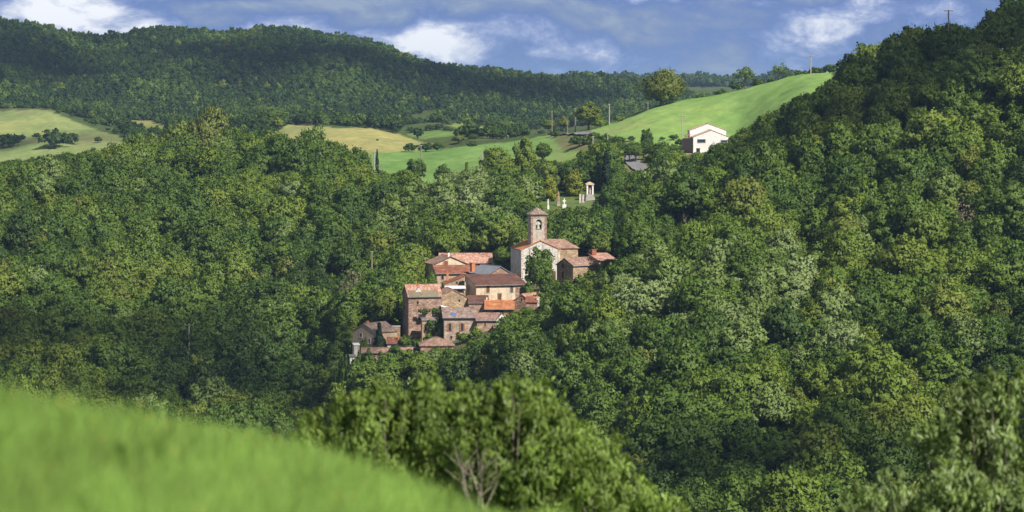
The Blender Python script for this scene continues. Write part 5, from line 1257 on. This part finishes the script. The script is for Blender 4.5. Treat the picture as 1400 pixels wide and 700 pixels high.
# ------------------------------------------------------------------ foreground
GR = leaf_mat('grass_blades', None, fixed=(0.235, 0.375, 0.082), trans=.35, rough=.6, spec=.2, var=(.45, 1.4))
def grass():
    rng = np.random.default_rng(5); n = 170000
    u = rng.uniform(0, 1, n); Y = 6.0 + 20 * u ** 1.1; px = rng.uniform(-700, 1500, n)
    x = (px - 700) * K * Y; z = ground_z(x, Y)
    patch = smoothnoise(x, Y, 2.2, 61); L = rng.uniform(.20, .40, n) * (1 + .22 * patch)
    tall = (rng.uniform(size=n) < .03) & (smoothnoise(x, Y, 1.1, 62) > .1); L = np.where(tall, L * rng.uniform(1.1, 1.5, n), L)
    nt_ = 70; ty = rng.uniform(12, 22, nt_); tx = (rng.uniform(-500, 900, nt_) - 700) * K * ty; m_ = n // 24      # taller tufts
    k_ = rng.integers(0, nt_, m_); x[:m_] = tx[k_] + rng.normal(size=m_) * .07; Y[:m_] = ty[k_] + rng.normal(size=m_) * .12; z[:m_] = ground_z(x[:m_], Y[:m_]); L[:m_] = rng.uniform(.32, .52, m_) * rng.uniform(.7, 1.1, nt_)[k_]
    a = rng.uniform(0, 6.28, n); lean = rng.uniform(.05, .5, n)
    dx, dy = np.cos(a) * lean, np.sin(a) * lean
    w = rng.uniform(.0035, .008, n)
    base = np.stack([x, Y, z - .03], 1); mid = base + np.stack([dx * L * .35, dy * L * .35, L * .6], 1); tip = base + np.stack([dx * L, dy * L, L * (1 - lean * .25)], 1)
    sd = np.stack([np.sin(a + 1.57 + rng.normal(size=n) * .5), np.cos(a), np.zeros(n)], 1) * w[:, None]
    V = np.stack([base - sd, base + sd, mid + sd * .8, mid - sd * .8, tip], 1).reshape(-1, 3)
    me = bpy.data.meshes.new('grass'); me.vertices.add(5 * n); me.loops.add(7 * n); me.polygons.add(2 * n)
    me.vertices.foreach_set('co', V.astype(np.float32).ravel())
    b = np.arange(n)[:, None] * 5
    me.loops.foreach_set('vertex_index', (b + np.array([0, 1, 2, 3, 3, 2, 4])).astype(np.int32).ravel())
    ls = np.arange(n)[:, None] * 7 + np.array([0, 4]); me.polygons.foreach_set('loop_start', ls.astype(np.int32).ravel())
    me.update(calc_edges=True)
    tone = np.clip(.48 + .20 * patch + .30 * smoothnoise(x, Y, .7, 63) + rng.normal(size=n) * .2, 0, 1)
    at_ = me.attributes.new('leaf_tone', 'FLOAT', 'POINT'); at_.data.foreach_set('value', np.repeat(tone, 5).astype(np.float32))
    me.materials.append(GR)
    tag(link('grass', me), 'tall bright green meadow grass on the near bank', kind='stuff')
grass()

def flowers():
    rng = np.random.default_rng(15); n = 220
    Y = rng.uniform(8, 21, n); px = rng.uniform(-600, 1100, n); x = (px - 700) * K * Y; z = ground_z(x, Y) + rng.uniform(.18, .40, n)
    P = np.stack([x, Y, z], 1)[np.repeat(np.arange(n), 5)] + rng.normal(size=(n * 5, 3)) * .010
    D = rng.normal(size=(n * 5, 3)); D[:, 2] += 1; D /= np.linalg.norm(D, axis=1, keepdims=True)
    m = leaf_mat('meadow_flowers', None, fixed=(0.62, 0.52, 0.10), trans=.2, var=(.7, 1.2))
    tag(link('wildflowers', leaf_mesh('wildflowers', P, D, .012, rng, m)), 'small yellow meadow flowers scattered through the grass', kind='stuff')
flowers()
FL = leaf_mat('shrub_leaves', None, fixed=(0.205, 0.298, 0.060), trans=.36, rough=.5, spec=.3, var=(.32, 1.9))
FL2 = leaf_mat('shrub_leaves_pale', None, fixed=(0.225, 0.310, 0.100), trans=.36, rough=.45, spec=.35, var=(.35, 1.9))
def thicket(name, label, Y, outline, floor, depth, mat, seed, nb=26, leaf=.075, density=1.0, stems=7, cat='shrub', shoots=14, twigs=None):
    """a bush: branch skeleton fanning out from its roots, leaf sprays along the branches, upright shoots on top. outline: (px, top row)"""
    rng = np.random.default_rng(seed); m = K * Y
    ox = np.array([p for p, _ in outline], float); oy = np.array([q_ for _, q_ in outline], float)
    pc = (ox[0] + ox[-1]) / 2
    root = at(pc, 150, Y); root.z = float(ground_z(root.x, Y)); R0 = np.array(root)
    r = empty(name, root); tag(r, label, cat)
    half = (ox[-1] - ox[0]) / 2 * m
    br = MB(); C = []; Rr = []; TD = []
    for i in range(nb):
        px = rng.uniform(ox[0] + 6, ox[-1] - 6); top = np.interp(px, ox, oy)
        f = rng.uniform(.0, 1.0) ** .6; py = floor + (top - floor) * f + 4
        p = np.array(at(px, py, Y)); p[1] += rng.uniform(-1, 1) * depth * math.sqrt(max(0.05, 1 - ((px - pc) * m / half) ** 2)) ; p -= R0
        b0 = np.array([p[0] * rng.uniform(.15, .5), p[1] * .3, -.4])
        mid = b0 * .35 + p * .65 - np.array([0, 0, .15 * abs(p[0]) * .3])
        br.tube([b0, mid, p], [.022, .012, .004], 5)
        for k in range(9):
            g = rng.uniform(.35, 1.0); c = b0 + (p - b0) * g + rng.normal(size=3) * np.array([.22, .25, .16])
            C.append(c); Rr.append(rng.uniform(.12, .27)); d = (p - b0); TD.append(d / (np.linalg.norm(d) + 1e-6) + np.array([0, 0, .7]))
    for i in range(shoots):
        px = rng.uniform(ox[0] + 4, ox[-1] - 4); top = np.interp(px, ox, oy) + rng.uniform(-12, 8)
        p = np.array(at(px, top, Y)); p[1] += rng.uniform(-.6, .6) * depth; p -= R0
        b0 = p - np.array([rng.normal() * .15, rng.normal() * .1, rng.uniform(.6, 1.15)])
        br.tube([b0, p], [.012, .004], 4)
        for k in range(6): C.append(b0 + (p - b0) * (k + .5) / 6); Rr.append(.16 - .018 * k); TD.append(np.array([0, 0, 1.6]))
    if twigs:                                   # bare pale twigs in front, low down
        (pa, pb), (ta, tb_) = twigs
        for i in range(9):
            px = rng.uniform(pa, pb); p = np.array(at(px, rng.uniform(ta, tb_ - 40), Y)); p[1] -= depth + .1 + rng.uniform(0, .25); p -= R0
            b0 = np.array(at((pa + pb) / 2 + rng.normal() * 6, tb_ + 30, Y)); b0[1] -= depth * .9; b0 -= R0
            md = (b0 + p) / 2 + rng.normal(size=3) * .06
            br.tube([b0, md, p], [.018, .012, .005], 5)
            for k in range(3):
                g = rng.uniform(.3, .8); q_ = b0 + (p - b0) * g; br.tube([q_, q_ + np.array([rng.normal() * .22, rng.normal() * .05, rng.uniform(.1, .4)])], [.008, .003], 4)
    br.build('branches', PALEBARK, r)
    C = np.array(C); Rr = np.array(Rr); TD = np.array(TD)
    npc = int(46 * density)
    P, D, idx = clump_points(rng, C, Rr, npc, 1.0, .1, shell=.9)
    ctr = np.array([0, 0, (C[:, 2].max()) * .45]); o = (P - ctr) / np.array([half, depth, C[:, 2].max() * .6]); o /= np.linalg.norm(o, axis=1, keepdims=True) + 1e-6
    D = D * .55 + o * .5; D /= np.linalg.norm(D, axis=1, keepdims=True)
    ct = rng.uniform(0, 1, len(C)); tone = np.clip(.45 * ct[idx] + .55 * rng.uniform(0, 1, len(P)), 0, 1)
    link('leaves', leaf_mesh('leaves', P, D, leaf, rng, mat, elong=1.9, tips=True, tdir=TD[idx] * .6, round_=.5, tone=tone), r)
thicket('wild_bush', 'leafy wild bush with upright shoots above the meadow grass, widest of the blurred ones', 46, [(392, 592), (410, 576), (450, 553), (480, 545), (520, 526), (555, 534), (590, 510), (625, 530), (660, 528)], 672, 1.0, FL, 1, 46, density=1.35, leaf=.062, shoots=40)
thicket('wild_bush', 'taller wild bush with bare pale twigs low down, right of the widest one', 44, [(610, 560), (640, 530), (680, 520), (710, 518), (735, 526), (760, 545), (790, 578)], 700, 1.0, FL, 2, 46, density=1.35, leaf=.062, shoots=20, twigs=((622, 692), (585, 668)))
thicket('wild_bush', 'low wild bush sloping away to the frame foot, right of the tall twiggy one', 47, [(720, 575), (760, 556), (800, 578), (830, 600), (850, 622), (880, 660), (925, 690), (945, 705)], 740, 1.0, FL, 3, 44, density=1.35, leaf=.062, shoots=24)
thicket('wild_bush', 'pale-leaved bush leaning in from the right frame edge', 52, [(1255, 650), (1275, 580), (1300, 530), (1330, 506), (1370, 514), (1400, 512), (1440, 500), (1480, 520)], 740, 1.3, FL2, 4, 60, density=1.15, leaf=.085, shoots=14)
thicket('wild_bush', 'low pale-leaved bush along the bottom edge beneath the leaning one', 50, [(1140, 705), (1175, 664), (1210, 642), (1260, 628), (1310, 632), (1360, 652), (1420, 660)], 760, 1.1, FL2, 5, 64, density=1.15, leaf=.08, shoots=14)
